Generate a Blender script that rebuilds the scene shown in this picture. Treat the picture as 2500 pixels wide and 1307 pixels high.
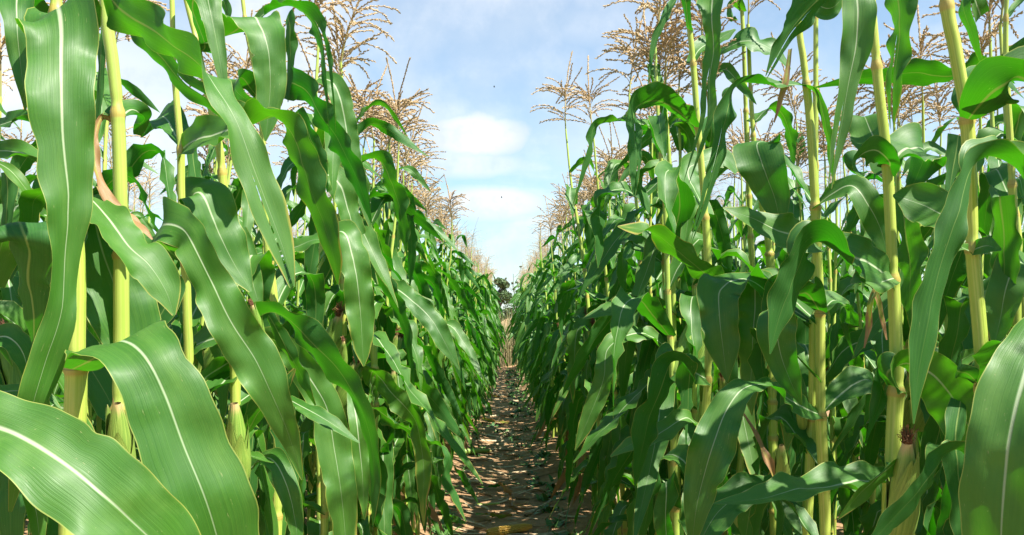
import bpy, math, random
import numpy as np
from mathutils import Vector, Matrix, Euler

for o in list(bpy.data.objects):
    bpy.data.objects.remove(o)
SC = bpy.context.scene
COL = SC.collection
R = math.radians

# ------------------------------------------------------------------ camera
F = 2000.0                       # focal length in pixels of the 2500 px wide photograph
CAMH = 1.40
cam_data = bpy.data.cameras.new('camera')
cam_data.sensor_width = 36.0
cam_data.lens = 36.0 * F / 2500.0
cam_data.clip_start = 0.05
cam_data.clip_end = 5000
cam = bpy.data.objects.new('camera', cam_data)
COL.objects.link(cam)
cam.location = (0, 0, CAMH)
cam.rotation_euler = (R(90 + 3.49), 0, R(-1.0))
SC.camera = cam
CM = np.array(cam.rotation_euler.to_matrix())
CAM = np.array([0, 0, CAMH])

# ------------------------------------------------------------------ light
SUN_EL, SUN_AZ = 54.0, 54.0      # azimuth: degrees to the right of straight behind the camera
to_sun = Vector((math.sin(R(SUN_AZ)) * math.cos(R(SUN_EL)), -math.cos(R(SUN_AZ)) * math.cos(R(SUN_EL)), math.sin(R(SUN_EL))))
sun_data = bpy.data.lights.new('sun', 'SUN')
sun_data.energy = 5.0
sun_data.angle = R(0.5)
sun_data.color = (1.0, 0.95, 0.84)
sun = bpy.data.objects.new('sun', sun_data)
COL.objects.link(sun)
sun.rotation_euler = to_sun.to_track_quat('Z', 'Y').to_euler()

SC.view_settings.view_transform = 'Standard'
SC.view_settings.look = 'None'
SC.view_settings.gamma = 1.0
SC.view_settings.exposure = 1.38
SC.cycles.max_bounces = 8
SC.cycles.diffuse_bounces = 4
SC.cycles.transmission_bounces = 5
SC.cycles.glossy_bounces = 2
SC.cycles.use_denoising = True
SC.cycles.use_fast_gi = False

# ------------------------------------------------------------------ node helper
class NT:
    def __init__(s, tree):
        s.t = tree
        s.n = tree.nodes
        s.n.clear()
    def new(s, typ, ins=None, **kw):
        nd = s.n.new(typ)
        for k, v in kw.items():
            setattr(nd, k, v)
        if ins:
            for k, v in ins.items():
                s.put(nd.inputs[k], v)
        return nd
    def put(s, sock, v):
        if isinstance(v, bpy.types.NodeSocket):
            s.t.links.new(v, sock)
        else:
            sock.default_value = v
    def math(s, op, a, b=None, c=None, clamp=False):
        nd = s.n.new('ShaderNodeMath')
        nd.operation = op
        nd.use_clamp = clamp
        s.put(nd.inputs[0], a)
        if b is not None: s.put(nd.inputs[1], b)
        if c is not None: s.put(nd.inputs[2], c)
        return nd.outputs[0]
    def smooth(s, v, a, b, lo=0.0, hi=1.0):
        nd = s.n.new('ShaderNodeMapRange')
        nd.interpolation_type = 'SMOOTHSTEP'
        s.put(nd.inputs[0], v); s.put(nd.inputs[1], a); s.put(nd.inputs[2], b)
        s.put(nd.inputs[3], lo); s.put(nd.inputs[4], hi)
        return nd.outputs[0]
    def mix(s, f, a, b, mode='MIX'):
        nd = s.n.new('ShaderNodeMix')
        nd.data_type = 'RGBA'
        nd.blend_type = mode
        s.put(nd.inputs[0], f); s.put(nd.inputs[6], a); s.put(nd.inputs[7], b)
        return nd.outputs[2]
    def noise(s, vec, scale, detail=2.0, rough=0.5, dist=0.0, dim='3D'):
        nd = s.new('ShaderNodeTexNoise', noise_dimensions=dim)
        if vec is not None: s.put(nd.inputs['Vector'], vec)
        nd.inputs['Scale'].default_value = scale
        nd.inputs['Detail'].default_value = detail
        nd.inputs['Roughness'].default_value = rough
        nd.inputs['Distortion'].default_value = dist
        return nd.outputs[0]
    def vec(s, x, y, z):
        nd = s.n.new('ShaderNodeCombineXYZ')
        s.put(nd.inputs[0], x); s.put(nd.inputs[1], y); s.put(nd.inputs[2], z)
        return nd.outputs[0]

def rgb(r, g, b): return (r, g, b, 1.0)

# ------------------------------------------------------------------ world: blue sky with thin cloud
def px_dir(px, py):
    v = CM @ np.array([(px - 1250) / F, (653.5 - py) / F, -1.0])
    return v / np.linalg.norm(v)

def build_world():
    w = bpy.data.worlds.new('World')
    SC.world = w
    w.use_nodes = True
    t = NT(w.node_tree)
    sky = t.new('ShaderNodeTexSky', sky_type='NISHITA', sun_disc=False, sun_elevation=R(SUN_EL),
                sun_rotation=R(180 - SUN_AZ), air_density=1.0, dust_density=0.5, ozone_density=1.6)
    geo = t.new('ShaderNodeTexCoord')
    d = geo.outputs['Generated']
    sep = t.new('ShaderNodeSeparateXYZ', {0: d})
    z = t.math('MAXIMUM', sep.outputs[2], 0.02)
    # project the direction on a cloud layer
    zz = t.math('ADD', z, 0.18)
    u = t.math('DIVIDE', sep.outputs[0], zz)
    v = t.math('DIVIDE', sep.outputs[1], zz)
    p = t.vec(u, t.math('MULTIPLY', v, 0.55), 0.0)
    n1 = t.noise(p, 1.5, 6, 0.55, 0.6)
    veil = t.math('MULTIPLY', t.smooth(n1, 0.38, 0.68, 0.26, 0.88), t.smooth(sep.outputs[2], 0.38, 0.65, 1.0, 0.12))
    p2 = t.vec(t.math('MULTIPLY', sep.outputs[0], 1.0), sep.outputs[1], t.math('MULTIPLY', sep.outputs[2], 3.2))
    n2 = t.noise(p2, 2.7, 5, 0.55, 0.3)
    # puffs standing low in the gap between the rows and over the left-hand field
    fine = t.noise(d, 14.0, 5, 0.62)
    def puff(px, py, rx, ry, soft, amount):
        c = px_dir(px, py)
        dx = t.math('DIVIDE', t.math('SUBTRACT', sep.outputs[0], float(c[0])), rx / F)
        dz = t.math('DIVIDE', t.math('SUBTRACT', sep.outputs[2], float(c[2])), ry / F)
        r2 = t.math('ADD', t.math('MULTIPLY', dx, dx), t.math('MULTIPLY', dz, dz))
        r2 = t.math('SQRT', r2)
        r2 = t.math('ADD', r2, t.math('MULTIPLY', t.math('SUBTRACT', fine, 0.5), 1.5))
        front = t.math('GREATER_THAN', sep.outputs[1], 0.0)
        return t.math('MULTIPLY', t.smooth(r2, 1.0 - soft, 1.0 + soft, amount, 0.0), front)
    mask = veil
    for a in ((1165, 330, 125, 58, .38, 1.0), (1150, 402, 150, 36, .5, .75), (1205, 495, 140, 45, .45, .95), (700, 90, 190, 260, .55, .85),
              (150, 260, 500, 260, .7, .85), (1700, 330, 430, 210, .75, .7), (1290, 560, 300, 60, .8, .4), (1480, 60, 260, 70, .8, .55)):
        mask = t.math('MAXIMUM', mask, puff(*a))
    low = t.smooth(sep.outputs[2], 0.0, 0.20, 0.55, 0.0)
    mask = t.math('MAXIMUM', mask, low)
    mask = t.math('MULTIPLY', mask, t.smooth(n2, 0.3, 0.6, 0.75, 1.0))
    mask = t.math('MULTIPLY', mask, t.smooth(sep.outputs[1], -0.25, 0.3, 0.08, 1.0))   # the cloud lies ahead; behind the viewer the sky is clear
    shade = t.smooth(fine, 0.35, 0.7, 0.0, 1.0)
    cl = t.mix(shade, rgb(5.9, 6.5, 7.2), rgb(8.0, 8.1, 8.2))
    skyc = t.mix(1.0, sky.outputs[0], rgb(1.08, 1.40, 1.44), 'MULTIPLY')
    c = t.mix(mask, skyc, cl)
    bg = t.new('ShaderNodeBackground', {'Color': c, 'Strength': 0.057})
    out = t.new('ShaderNodeOutputWorld', {0: bg.outputs[0]})
build_world()

# ------------------------------------------------------------------ materials
def mat(name):
    m = bpy.data.materials.new(name)
    m.use_nodes = True
    return m, NT(m.node_tree)

def leaf_material(name, dry=0.0, tint=(1, 1, 1)):
    """Maize blade: pale midrib, fine parallel veins, yellow margin, glossy above, duller below, lets light through."""
    m, t = mat(name)
    uv = t.new('ShaderNodeUVMap', uv_map='UVMap').outputs[0]
    s = t.new('ShaderNodeSeparateXYZ', {0: uv})
    u, v = s.outputs[0], s.outputs[1]
    rnd = t.new('ShaderNodeObjectInfo').outputs['Random']
    r10 = t.math('MULTIPLY', rnd, 37.0)
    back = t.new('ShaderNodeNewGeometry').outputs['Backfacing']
    d = t.math('ABSOLUTE', t.math('MULTIPLY_ADD', u, 2.0, -1.0))
    ribw = t.smooth(v, 0.0, 0.9, 0.095, 0.018)
    rib = t.math('MULTIPLY', t.smooth(d, t.math('MULTIPLY', ribw, 0.2), ribw, 1.0, 0.0), t.smooth(v, 0.3, 1.0, 1.0, 0.35))
    veins = t.noise(t.vec(t.math('MULTIPLY', u, 46.0), t.math('MULTIPLY', v, 1.6), r10), 1.0, 2.0, 0.6)
    fine = t.noise(t.vec(t.math('MULTIPLY', u, 150.0), t.math('MULTIPLY', v, 3.0), r10), 1.0, 1.0, 0.5)
    blot = t.noise(t.vec(t.math('MULTIPLY', u, 2.2), t.math('MULTIPLY', v, 6.0), r10), 1.0, 4.0, 0.6)
    spots = t.noise(t.vec(t.math('MULTIPLY', u, 30.0), t.math('MULTIPLY', v, 40.0), r10), 1.0, 3.0, 0.7)
    up1 = t.mix(rnd, rgb(0.019 * tint[0], 0.096 * tint[1], 0.007 * tint[2]), rgb(0.046 * tint[0], 0.140 * tint[1], 0.011 * tint[2]))
    up = t.mix(t.smooth(veins, 0.3, 0.8, 0.0, 0.7), up1, rgb(0.056 * tint[0], 0.165 * tint[1], 0.014 * tint[2]))
    up = t.mix(t.smooth(blot, 0.46, 0.78, 0.0, 0.6), up, rgb(0.095, 0.21, 0.030))
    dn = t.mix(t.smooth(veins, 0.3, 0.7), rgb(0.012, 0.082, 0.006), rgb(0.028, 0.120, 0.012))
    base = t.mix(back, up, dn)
    base = t.mix(t.math('MULTIPLY', rib, 0.85), base, t.mix(back, rgb(0.46, 0.55, 0.34), rgb(0.22, 0.33, 0.08)))
    edge = t.smooth(d, 0.955, 0.99, 0.0, 0.7)
    base = t.mix(edge, base, rgb(0.36, 0.38, 0.08))
    # ageing: yellow then straw brown from the margins and the tip inwards
    age = t.math('ADD', t.math('MULTIPLY', t.math('POWER', v, 3.0), 0.55), t.math('MULTIPLY', t.math('POWER', d, 3.0), 0.38))
    age = t.math('ADD', age, t.math('MULTIPLY', t.math('SUBTRACT', blot, 0.5), 0.75))
    age = t.math('ADD', age, t.math('MULTIPLY', t.math('SUBTRACT', rnd, 0.5), 0.25))
    off = 0.86 - dry
    yel = t.smooth(age, off - 0.12, off + 0.1)
    brn = t.smooth(age, off + 0.05, off + 0.24)
    base = t.mix(t.math('MULTIPLY', yel, 0.75), base, rgb(0.36, 0.34, 0.05))
    base = t.mix(brn, base, t.mix(veins, rgb(0.20, 0.09, 0.03), rgb(0.40, 0.25, 0.11)))
    sp = t.smooth(spots, 0.66, 0.74, 0.0, 0.6)
    base = t.mix(sp, base, rgb(0.28, 0.30, 0.12))
    bump = t.new('ShaderNodeBump', {'Strength': 0.26, 'Distance': 0.002, 'Height': t.math('ADD', t.math('MULTIPLY', veins, 0.6), t.math('ADD', t.math('MULTIPLY', fine, 0.5), t.math('MULTIPLY', rib, -1.2)))})
    rough = t.math('ADD', t.smooth(blot, 0.3, 0.7, 0.52, 0.64), t.math('MULTIPLY', back, 0.12))
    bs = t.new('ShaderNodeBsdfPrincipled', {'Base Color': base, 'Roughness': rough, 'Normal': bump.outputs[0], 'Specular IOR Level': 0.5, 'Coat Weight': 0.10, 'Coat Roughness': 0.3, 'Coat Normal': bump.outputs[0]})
    tc = t.mix(brn, t.mix(t.math('MULTIPLY', yel, .6), t.mix(rnd, rgb(0.035, 0.36, 0.003), rgb(0.12, 0.50, 0.005)), rgb(0.55, 0.45, 0.04)), rgb(0.35, 0.2, 0.06))
    tc = t.mix(t.math('MULTIPLY', rib, 0.7), tc, rgb(0.22, 0.28, 0.05))
    tr = t.new('ShaderNodeBsdfTranslucent', {'Color': tc})
    mx = t.new('ShaderNodeMixShader', {0: 0.25, 1: bs.outputs[0], 2: tr.outputs[0]})
    t.new('ShaderNodeOutputMaterial', {0: mx.outputs[0]})
    return m

def simple(name, build):
    m, t = mat(name)
    build(t)
    return m

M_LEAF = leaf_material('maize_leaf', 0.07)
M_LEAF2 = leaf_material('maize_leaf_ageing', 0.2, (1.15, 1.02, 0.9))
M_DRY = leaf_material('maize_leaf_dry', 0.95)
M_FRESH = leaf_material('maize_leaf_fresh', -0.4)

def b_stalk(t):
    uv = t.new('ShaderNodeUVMap', uv_map='UVMap').outputs[0]
    s = t.new('ShaderNodeSeparateXYZ', {0: uv})
    rnd = t.new('ShaderNodeObjectInfo').outputs['Random']
    ring = t.new('ShaderNodeAttribute', attribute_name='ring').outputs['Fac']
    st = t.noise(t.vec(t.math('MULTIPLY', s.outputs[0], 26.0), t.math('MULTIPLY', s.outputs[1], 2.0), t.math('MULTIPLY', rnd, 20.0)), 1.0, 3, 0.6)
    bl = t.noise(t.vec(t.math('MULTIPLY', s.outputs[0], 3.0), t.math('MULTIPLY', s.outputs[1], 6.0), t.math('MULTIPLY', rnd, 20.0)), 1.0, 3, 0.6)
    c = t.mix(t.smooth(st, 0.3, 0.7), rgb(0.29, 0.40, 0.045), rgb(0.47, 0.52, 0.11))
    c = t.mix(t.smooth(bl, 0.5, 0.75, 0.0, 0.7), c, rgb(0.25, 0.36, 0.06))
    c = t.mix(t.math('MULTIPLY', rnd, 0.55), c, rgb(0.28, 0.41, 0.08))
    c = t.mix(t.smooth(ring, 0.25, 0.6, 0.0, 0.75), c, rgb(0.40, 0.28, 0.07))
    c = t.mix(t.smooth(ring, 0.9, 1.0, 0.0, 0.8), c, rgb(0.17, 0.15, 0.03))
    stain = t.noise(t.vec(t.math('MULTIPLY', s.outputs[0], 5.0), t.math('MULTIPLY', s.outputs[1], 16.0), t.math('MULTIPLY', rnd, 31.0)), 1.0, 4, 0.65)
    c = t.mix(t.smooth(stain, 0.62, 0.75, 0.0, 0.45), c, rgb(0.30, 0.19, 0.06))
    bump = t.new('ShaderNodeBump', {'Strength': 0.35, 'Distance': 0.002, 'Height': st})
    bs = t.new('ShaderNodeBsdfPrincipled', {'Base Color': c, 'Roughness': 0.42, 'Normal': bump.outputs[0], 'Subsurface Weight': 0.0})
    t.new('ShaderNodeOutputMaterial', {0: bs.outputs[0]})
M_STALK = simple('maize_stalk', b_stalk)

def b_tassel(t):
    at = t.new('ShaderNodeAttribute', attribute_name='ring').outputs['Fac']
    rnd = t.new('ShaderNodeObjectInfo').outputs['Random']
    n = t.noise(t.new('ShaderNodeTexCoord').outputs['Object'], 160.0, 2)
    c = t.mix(n, rgb(0.40, 0.28, 0.14), rgb(0.68, 0.52, 0.29))
    c = t.mix(t.math('MULTIPLY', rnd, 0.4), c, rgb(0.42, 0.25, 0.13))
    c = t.mix(at, c, rgb(0.34, 0.37, 0.10))
    bs = t.new('ShaderNodeBsdfPrincipled', {'Base Color': c, 'Roughness': 0.65})
    tr = t.new('ShaderNodeBsdfTranslucent', {'Color': rgb(0.5, 0.34, 0.16)})
    mx = t.new('ShaderNodeMixShader', {0: 0.2, 1: bs.outputs[0], 2: tr.outputs[0]})
    t.new('ShaderNodeOutputMaterial', {0: mx.outputs[0]})
M_TASSEL = simple('dry_tassel', b_tassel)

def b_husk(t):
    uv = t.new('ShaderNodeUVMap', uv_map='UVMap').outputs[0]
    s = t.new('ShaderNodeSeparateXYZ', {0: uv})
    rnd = t.new('ShaderNodeObjectInfo').outputs['Random']
    st = t.noise(t.vec(t.math('MULTIPLY', s.outputs[0], 40.0), t.math('MULTIPLY', s.outputs[1], 1.2), t.math('MULTIPLY', rnd, 20.0)), 1.0, 3, 0.6)
    c = t.mix(t.smooth(st, 0.3, 0.7), rgb(0.09, 0.23, 0.02), rgb(0.22, 0.35, 0.05))
    c = t.mix(t.math('MULTIPLY', rnd, 0.2), c, rgb(0.5, 0.46, 0.16))
    c = t.mix(t.smooth(t.math('ADD', s.outputs[1], t.math('MULTIPLY', st, 0.2)), 0.95, 1.1), c, rgb(0.5, 0.36, 0.16))
    bump = t.new('ShaderNodeBump', {'Strength': 0.6, 'Distance': 0.003, 'Height': st})
    bs = t.new('ShaderNodeBsdfPrincipled', {'Base Color': c, 'Roughness': 0.5, 'Normal': bump.outputs[0]})
    t.new('ShaderNodeOutputMaterial', {0: bs.outputs[0]})
M_HUSK = simple('ear_husk', b_husk)

def plain(name, a, b, scale, rough=0.8, bump=0.0, coord='Object'):
    def f(t):
        co = t.new('ShaderNodeTexCoord').outputs[coord]
        n = t.noise(co, scale, 4, 0.6)
        c = t.mix(t.smooth(n, 0.3, 0.7), rgb(*a), rgb(*b))
        ins = {'Base Color': c, 'Roughness': rough}
        if bump:
            ins['Normal'] = t.new('ShaderNodeBump', {'Strength': bump, 'Distance': 0.01, 'Height': n}).outputs[0]
        bs = t.new('ShaderNodeBsdfPrincipled', ins)
        t.new('ShaderNodeOutputMaterial', {0: bs.outputs[0]})
    return simple(name, f)
M_SILK = plain('dry_silk', (0.09, 0.035, 0.012), (0.27, 0.12, 0.045), 90)
M_SILKP = plain('pale_silk', (0.18, 0.07, 0.04), (0.40, 0.20, 0.11), 90)
M_BARK = plain('tree_bark', (0.06, 0.045, 0.03), (0.14, 0.11, 0.08), 12, 0.9, 0.6)
M_TREELEAF = plain('tree_leaf', (0.035, 0.075, 0.02), (0.075, 0.125, 0.035), 0.9, 0.6)
M_STRAW = plain('straw', (0.34, 0.26, 0.15), (0.56, 0.45, 0.28), 30, 0.8)
M_DRYGRASS = plain('dry_grass', (0.14, 0.17, 0.05), (0.40, 0.33, 0.18), 1.6, 0.8)
M_WEED = plain('weed_leaf', (0.04, 0.12, 0.025), (0.09, 0.20, 0.04), 9, 0.5)
M_INSECT = plain('insect_body', (0.02, 0.02, 0.02), (0.05, 0.04, 0.04), 50)

def b_soil(t):
    co = t.new('ShaderNodeTexCoord').outputs['Object']
    n1 = t.noise(co, 1.6, 5, 0.6)
    n2 = t.noise(co, 22.0, 6, 0.7)
    n3 = t.noise(co, 120.0, 3, 0.7)
    c = t.mix(t.smooth(n1, 0.3, 0.7), rgb(0.24, 0.135, 0.065), rgb(0.44, 0.265, 0.14))
    c = t.mix(t.smooth(n2, 0.35, 0.75, 0, 0.8), c, rgb(0.46, 0.30, 0.165))
    c = t.mix(t.smooth(n3, 0.55, 0.75, 0, 0.5), c, rgb(0.17, 0.095, 0.06))
    h = t.math('ADD', t.math('MULTIPLY', n2, 1.0), t.math('MULTIPLY', n3, 0.35))
    bump = t.new('ShaderNodeBump', {'Strength': 0.8, 'Distance': 0.03, 'Height': h})
    bs = t.new('ShaderNodeBsdfPrincipled', {'Base Color': c, 'Roughness': 0.95, 'Normal': bump.outputs[0], 'Specular IOR Level': 0.2})
    t.new('ShaderNodeOutputMaterial', {0: bs.outputs[0]})
M_SOIL = simple('dry_soil', b_soil)

def b_kernel(t):
    co = t.new('ShaderNodeTexCoord').outputs['Object']
    n = t.noise(co, 60.0, 3)
    c = t.mix(n, rgb(0.55, 0.30, 0.03), rgb(0.75, 0.50, 0.10))
    bs = t.new('ShaderNodeBsdfPrincipled', {'Base Color': c, 'Roughness': 0.35})
    t.new('ShaderNodeOutputMaterial', {0: bs.outputs[0]})
M_KERNEL = simple('maize_kernels', b_kernel)

# ------------------------------------------------------------------ mesh helpers
def vnorm(a):
    return a / np.maximum(np.linalg.norm(a, axis=-1, keepdims=True), 1e-9)

class Geo:
    """vertices, faces, uv per corner, a point attribute and a material index per face, gathered into one mesh"""
    def __init__(s):
        s.v, s.f, s.uv, s.ring, s.mi, s.n = [], [], [], [], [], 0
    def add(s, v, quads, uv=None, ring=0.0, mi=0):
        v = np.asarray(v, float).reshape(-1, 3)
        q = np.asarray(quads, int)
        s.v.append(v)
        s.f.append(q + s.n)
        s.uv.append(np.zeros((len(v), 2)) if uv is None else np.asarray(uv, float))
        s.ring.append(np.full(len(v), ring) if np.isscalar(ring) else np.asarray(ring, float))
        s.mi.append(np.full(len(q), mi))
        s.n += len(v)
    def merged(s):
        g = Geo()
        g.v = [np.concatenate(s.v)]; g.uv = [np.concatenate(s.uv)]; g.ring = [np.concatenate(s.ring)]
        w = max(f.shape[1] for f in s.f)
        fs = [f if f.shape[1] == w else np.concatenate([f, f[:, -1:]], 1) for f in s.f]
        g.f = [np.concatenate(fs)]; g.mi = [np.concatenate(s.mi)]
        g.n = s.n
        return g
    def mesh(s, name, mats, smooth=True):
        v = np.concatenate(s.v)
        uv = np.concatenate(s.uv)
        me = bpy.data.meshes.new(name)
        loops, starts, tot, pos = [], [], [], 0
        for f in s.f:
            k = f.shape[1]
            loops.append(f.ravel())
            starts.append(pos + np.arange(len(f)) * k)
            tot.append(np.full(len(f), k))
            pos += f.size
        loops = np.concatenate(loops).astype(np.int32)
        starts = np.concatenate(starts).astype(np.int32)
        me.vertices.add(len(v)); me.vertices.foreach_set('co', v.astype(np.float32).ravel())
        me.loops.add(len(loops)); me.loops.foreach_set('vertex_index', loops)
        me.polygons.add(len(starts)); me.polygons.foreach_set('loop_start', starts)
        me.polygons.foreach_set('material_index', np.concatenate(s.mi).astype(np.int32))
        me.polygons.foreach_set('use_smooth', np.full(len(starts), smooth))
        ul = me.uv_layers.new(name='UVMap')
        ul.data.foreach_set('uv', uv[loops].astype(np.float32).ravel())
        at = me.attributes.new('ring', 'FLOAT', 'POINT')
        at.data.foreach_set('value', np.concatenate(s.ring).astype(np.float32))
        for m in (mats if isinstance(mats, (list, tuple)) else [mats]):
            me.materials.append(m)
        me.update(calc_edges=True)
        me.validate()
        return me

def add_geo(dst, src, M=None):
    """append a merged copy of src (faces already index its own vertex list)"""
    base = dst.n
    for v, uv, ring in zip(src.v, src.uv, src.ring):
        dst.v.append(v if M is None else v @ M[:3, :3].T + M[:3, 3])
        dst.uv.append(uv); dst.ring.append(ring)
    for f, m in zip(src.f, src.mi):
        dst.f.append(f + base); dst.mi.append(m)
    dst.n += src.n

def put(name, mesh, parent=None, loc=None):
    o = bpy.data.objects.new(name, mesh)
    COL.objects.link(o)
    if parent is not None: o.parent = parent
    if loc is not None: o.location = loc
    return o

def thing(o, label, cat, group=None):
    o['label'] = label; o['category'] = cat
    if group: o['group'] = group
    return o

def empty(name, loc=(0, 0, 0)):
    o = bpy.data.objects.new(name, None)
    COL.objects.link(o)
    o.empty_display_size = 0.1
    o.location = loc
    return o

def grid_quads(nr, nc, skip=None):
    i, j = np.meshgrid(np.arange(nr - 1), np.arange(nc - 1), indexing='ij')
    if skip is not None:
        keep = j != skip
        i, j = i[keep], j[keep]
    i, j = i.ravel(), j.ravel()
    a = i * nc + j
    return np.stack([a, a + 1, a + nc + 1, a + nc], 1)

def catmull(P, n):
    """sample a centripetal-ish Catmull-Rom spline; returns points and the control parameter at each sample"""
    P = np.asarray(P, float)
    k = len(P)
    ext = np.vstack([2 * P[0] - P[1], P, 2 * P[-1] - P[-2]])
    t = np.linspace(0, k - 1, 12 * k)
    i = np.minimum(t.astype(int), k - 2)
    f = (t - i)[:, None]
    p0, p1, p2, p3 = ext[i], ext[i + 1], ext[i + 2], ext[i + 3]
    q = 0.5 * ((2 * p1) + (-p0 + p2) * f + (2 * p0 - 5 * p1 + 4 * p2 - p3) * f ** 2 + (-p0 + 3 * p1 - 3 * p2 + p3) * f ** 3)
    s = np.concatenate([[0], np.cumsum(np.linalg.norm(np.diff(q, axis=0), axis=1))])
    ss = np.linspace(0, s[-1], n)
    return np.stack([np.interp(ss, s, q[:, a]) for a in range(3)], 1), np.interp(ss, s, t), s[-1]

def smooth1(a, k):
    for _ in range(k):
        b = a.copy()
        b[1:-1] = 0.25 * a[:-2] + 0.5 * a[1:-1] + 0.25 * a[2:]
        a = b
    return a

def ribbon(g, P, C, W, rng, keel=0.22, ruffle=0.16, wave=0.10, nc=9, slit=None, corr=0.0, mi=0):
    """a leaf blade along P: C points to its right edge, W is the full width, the upper face looks along C x T"""
    n = len(P)
    T = vnorm(np.gradient(P, axis=0))
    C = vnorm(C - (C * T).sum(1, keepdims=True) * T)
    N = np.cross(C, T)
    s = np.concatenate([[0], np.cumsum(np.linalg.norm(np.diff(P, axis=0), axis=1))])
    v = s / s[-1]
    u = np.linspace(-1, 1, nc)
    skip = None
    if slit:
        ci = int(round((slit[0] + 1) / 2 * (nc - 1)))
        u = np.insert(u, ci, u[ci])
        skip = ci
    U = u[None, :] * np.ones((n, 1))
    hw = (W / 2)[:, None] * np.ones_like(U)
    for side in (-1, 1):                                  # the outline wanders, with a few nicks and tears
        wob = 1 + .03 * np.sin(s / .13 * 6.28 + rng.uniform(0, 6)) + .02 * np.sin(s / .05 * 6.28 + rng.uniform(0, 6))
        for _ in range(rng.integers(0, 3)):
            wob = wob - rng.uniform(.05, .22) * np.exp(-((v - rng.uniform(.2, 1)) / rng.uniform(.008, .03)) ** 2)
        hw = np.where(U * side > 0, hw * wob[:, None], hw)
    off = keel * np.abs(U) ** 1.3 * hw * (1 - 0.7 * v[:, None])
    env = np.clip(v * 4, 0, 1) * np.clip((1 - v) * 3, 0.15, 1)
    for side in (-1, 1):
        L = wave * rng.uniform(0.75, 1.5)
        ph = rng.uniform(0, 6.28)
        L2 = wave * rng.uniform(0.4, 0.6)
        w_ = (np.sin(s / L * 6.283 + ph + 0.8 * np.sin(s / L * 2.1 + ph)) + 0.4 * np.sin(s / L2 * 6.283 + ph * 2)) * env
        m = (U * side) > 0
        off = off + np.where(m, ruffle * np.abs(U) ** 2.2 * hw * w_[:, None], 0)
    off = off + 0.04 * hw * np.sin(U * 5 + rng.uniform(0, 6)) * np.sin(s / 0.16 * 6.28 + rng.uniform(0, 6))[:, None]
    l3 = rng.uniform(.13, .22); p3 = rng.uniform(0, 6.28, 3)
    off = off + (0.06 * hw * np.sin(s / l3 * 6.28 + p3[0]) [:, None] + 0.07 * hw * U * np.sin(s / (l3 * .7) * 6.28 + p3[1])[:, None]
                 + 0.03 * hw * np.cos(U * 4.2 + p3[2]) * np.sin(s / .075 * 6.28 + 1.5 * np.sin(s / .11 * 6.28))[:, None]) * env[:, None]
    if corr:
        off = off + corr * hw * np.abs(U) * np.sin(s / 0.011 * 6.283)[:, None]
    V = P[:, None, :] + C[:, None, :] * (U * hw)[..., None] * (1 - 0.12 * np.abs(U) ** 2)[..., None] + N[:, None, :] * off[..., None]
    if slit:
        gap = np.clip((v - slit[1]) / (1 - slit[1]), 0, 1) ** 0.8 * slit[2] * W.max()
        side = np.where(np.arange(nc + 1) <= skip, -1.0, 1.0)
        V = V + C[:, None, :] * (gap[:, None] * side[None, :])[..., None] * 0.5
        V = V + N[:, None, :] * (gap[:, None] * side[None, :])[..., None] * 0.3
    uv = np.stack([(U + 1) / 2, v[:, None] * np.ones_like(U)], -1).reshape(-1, 2)
    g.add(V.reshape(-1, 3), grid_quads(n, len(u), skip)[:, ::1], uv, 0.0, mi)

# pixel of the photograph + distance -> point in the world
def PX(px, py, Z):
    return CAM + CM @ np.array([(px - 1250) / F * Z, (653.5 - py) / F * Z, -Z])

# ------------------------------------------------------------------ maize: pieces
def tube(g, P, rad, ns=12, ring=0.0, mi=0, vlen=True, cap=True):
    P = np.asarray(P, float); n = len(P)
    T = vnorm(np.gradient(P, axis=0))
    ref = np.array([0.31, 0.95, 0.05]) if abs(T[0] @ np.array([0.31, 0.95, 0.05])) < 0.9 else np.array([1.0, 0, 0])
    A = vnorm(np.cross(T, ref)); B = np.cross(T, A)
    a = np.linspace(0, 2 * np.pi, ns + 1)
    rad = np.broadcast_to(rad, (n,))
    V = P[:, None] + rad[:, None, None] * (np.cos(a)[None, :, None] * A[:, None] + np.sin(a)[None, :, None] * B[:, None])
    s = np.concatenate([[0], np.cumsum(np.linalg.norm(np.diff(P, axis=0), axis=1))])
    uv = np.stack(np.broadcast_arrays(a[None, :] / 6.2832, s[:, None]), -1).reshape(-1, 2)
    rg = np.repeat(np.broadcast_to(ring, (n,)), ns + 1)
    g.add(V.reshape(-1, 3), grid_quads(n, ns + 1), uv, rg, mi)

def stalk_geo(P, rad, nodes, rng, ns=12, step=0.012, mi=0):
    """P, rad: axis from the ground up; nodes: heights where a sheath ends and the next internode starts"""
    g = Geo()
    Q, tt, L = catmull(P, max(30, int(np.linalg.norm(P[-1] - P[0]) / step)))
    r = np.interp(tt, np.arange(len(rad)), rad)
    z = Q[:, 2]
    ring = np.zeros(len(Q))
    mod = np.full(len(Q), .93)
    nodes = sorted(nodes)
    for i, h in enumerate(nodes):
        dz = z - h
        mod += 0.27 * np.exp(-(dz / 0.006) ** 2)                       # swollen collar where the blade leaves
        ring = np.maximum(ring, np.exp(-(dz / 0.009) ** 2))
        mod -= 0.10 * np.exp(-((dz - 0.016) / 0.007) ** 2)
        hi = nodes[i + 1] if i + 1 < len(nodes) else h + 0.2
        f = np.clip(dz / max(hi - h, .01), 0, 1)
        mod += np.where((dz > 0) & (z < hi), 0.14 * (f ** 0.7) - 0.04, 0)   # the sheath thickens to its collar
    tube(g, Q, r * mod, ns, ring, mi)
    return g

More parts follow.
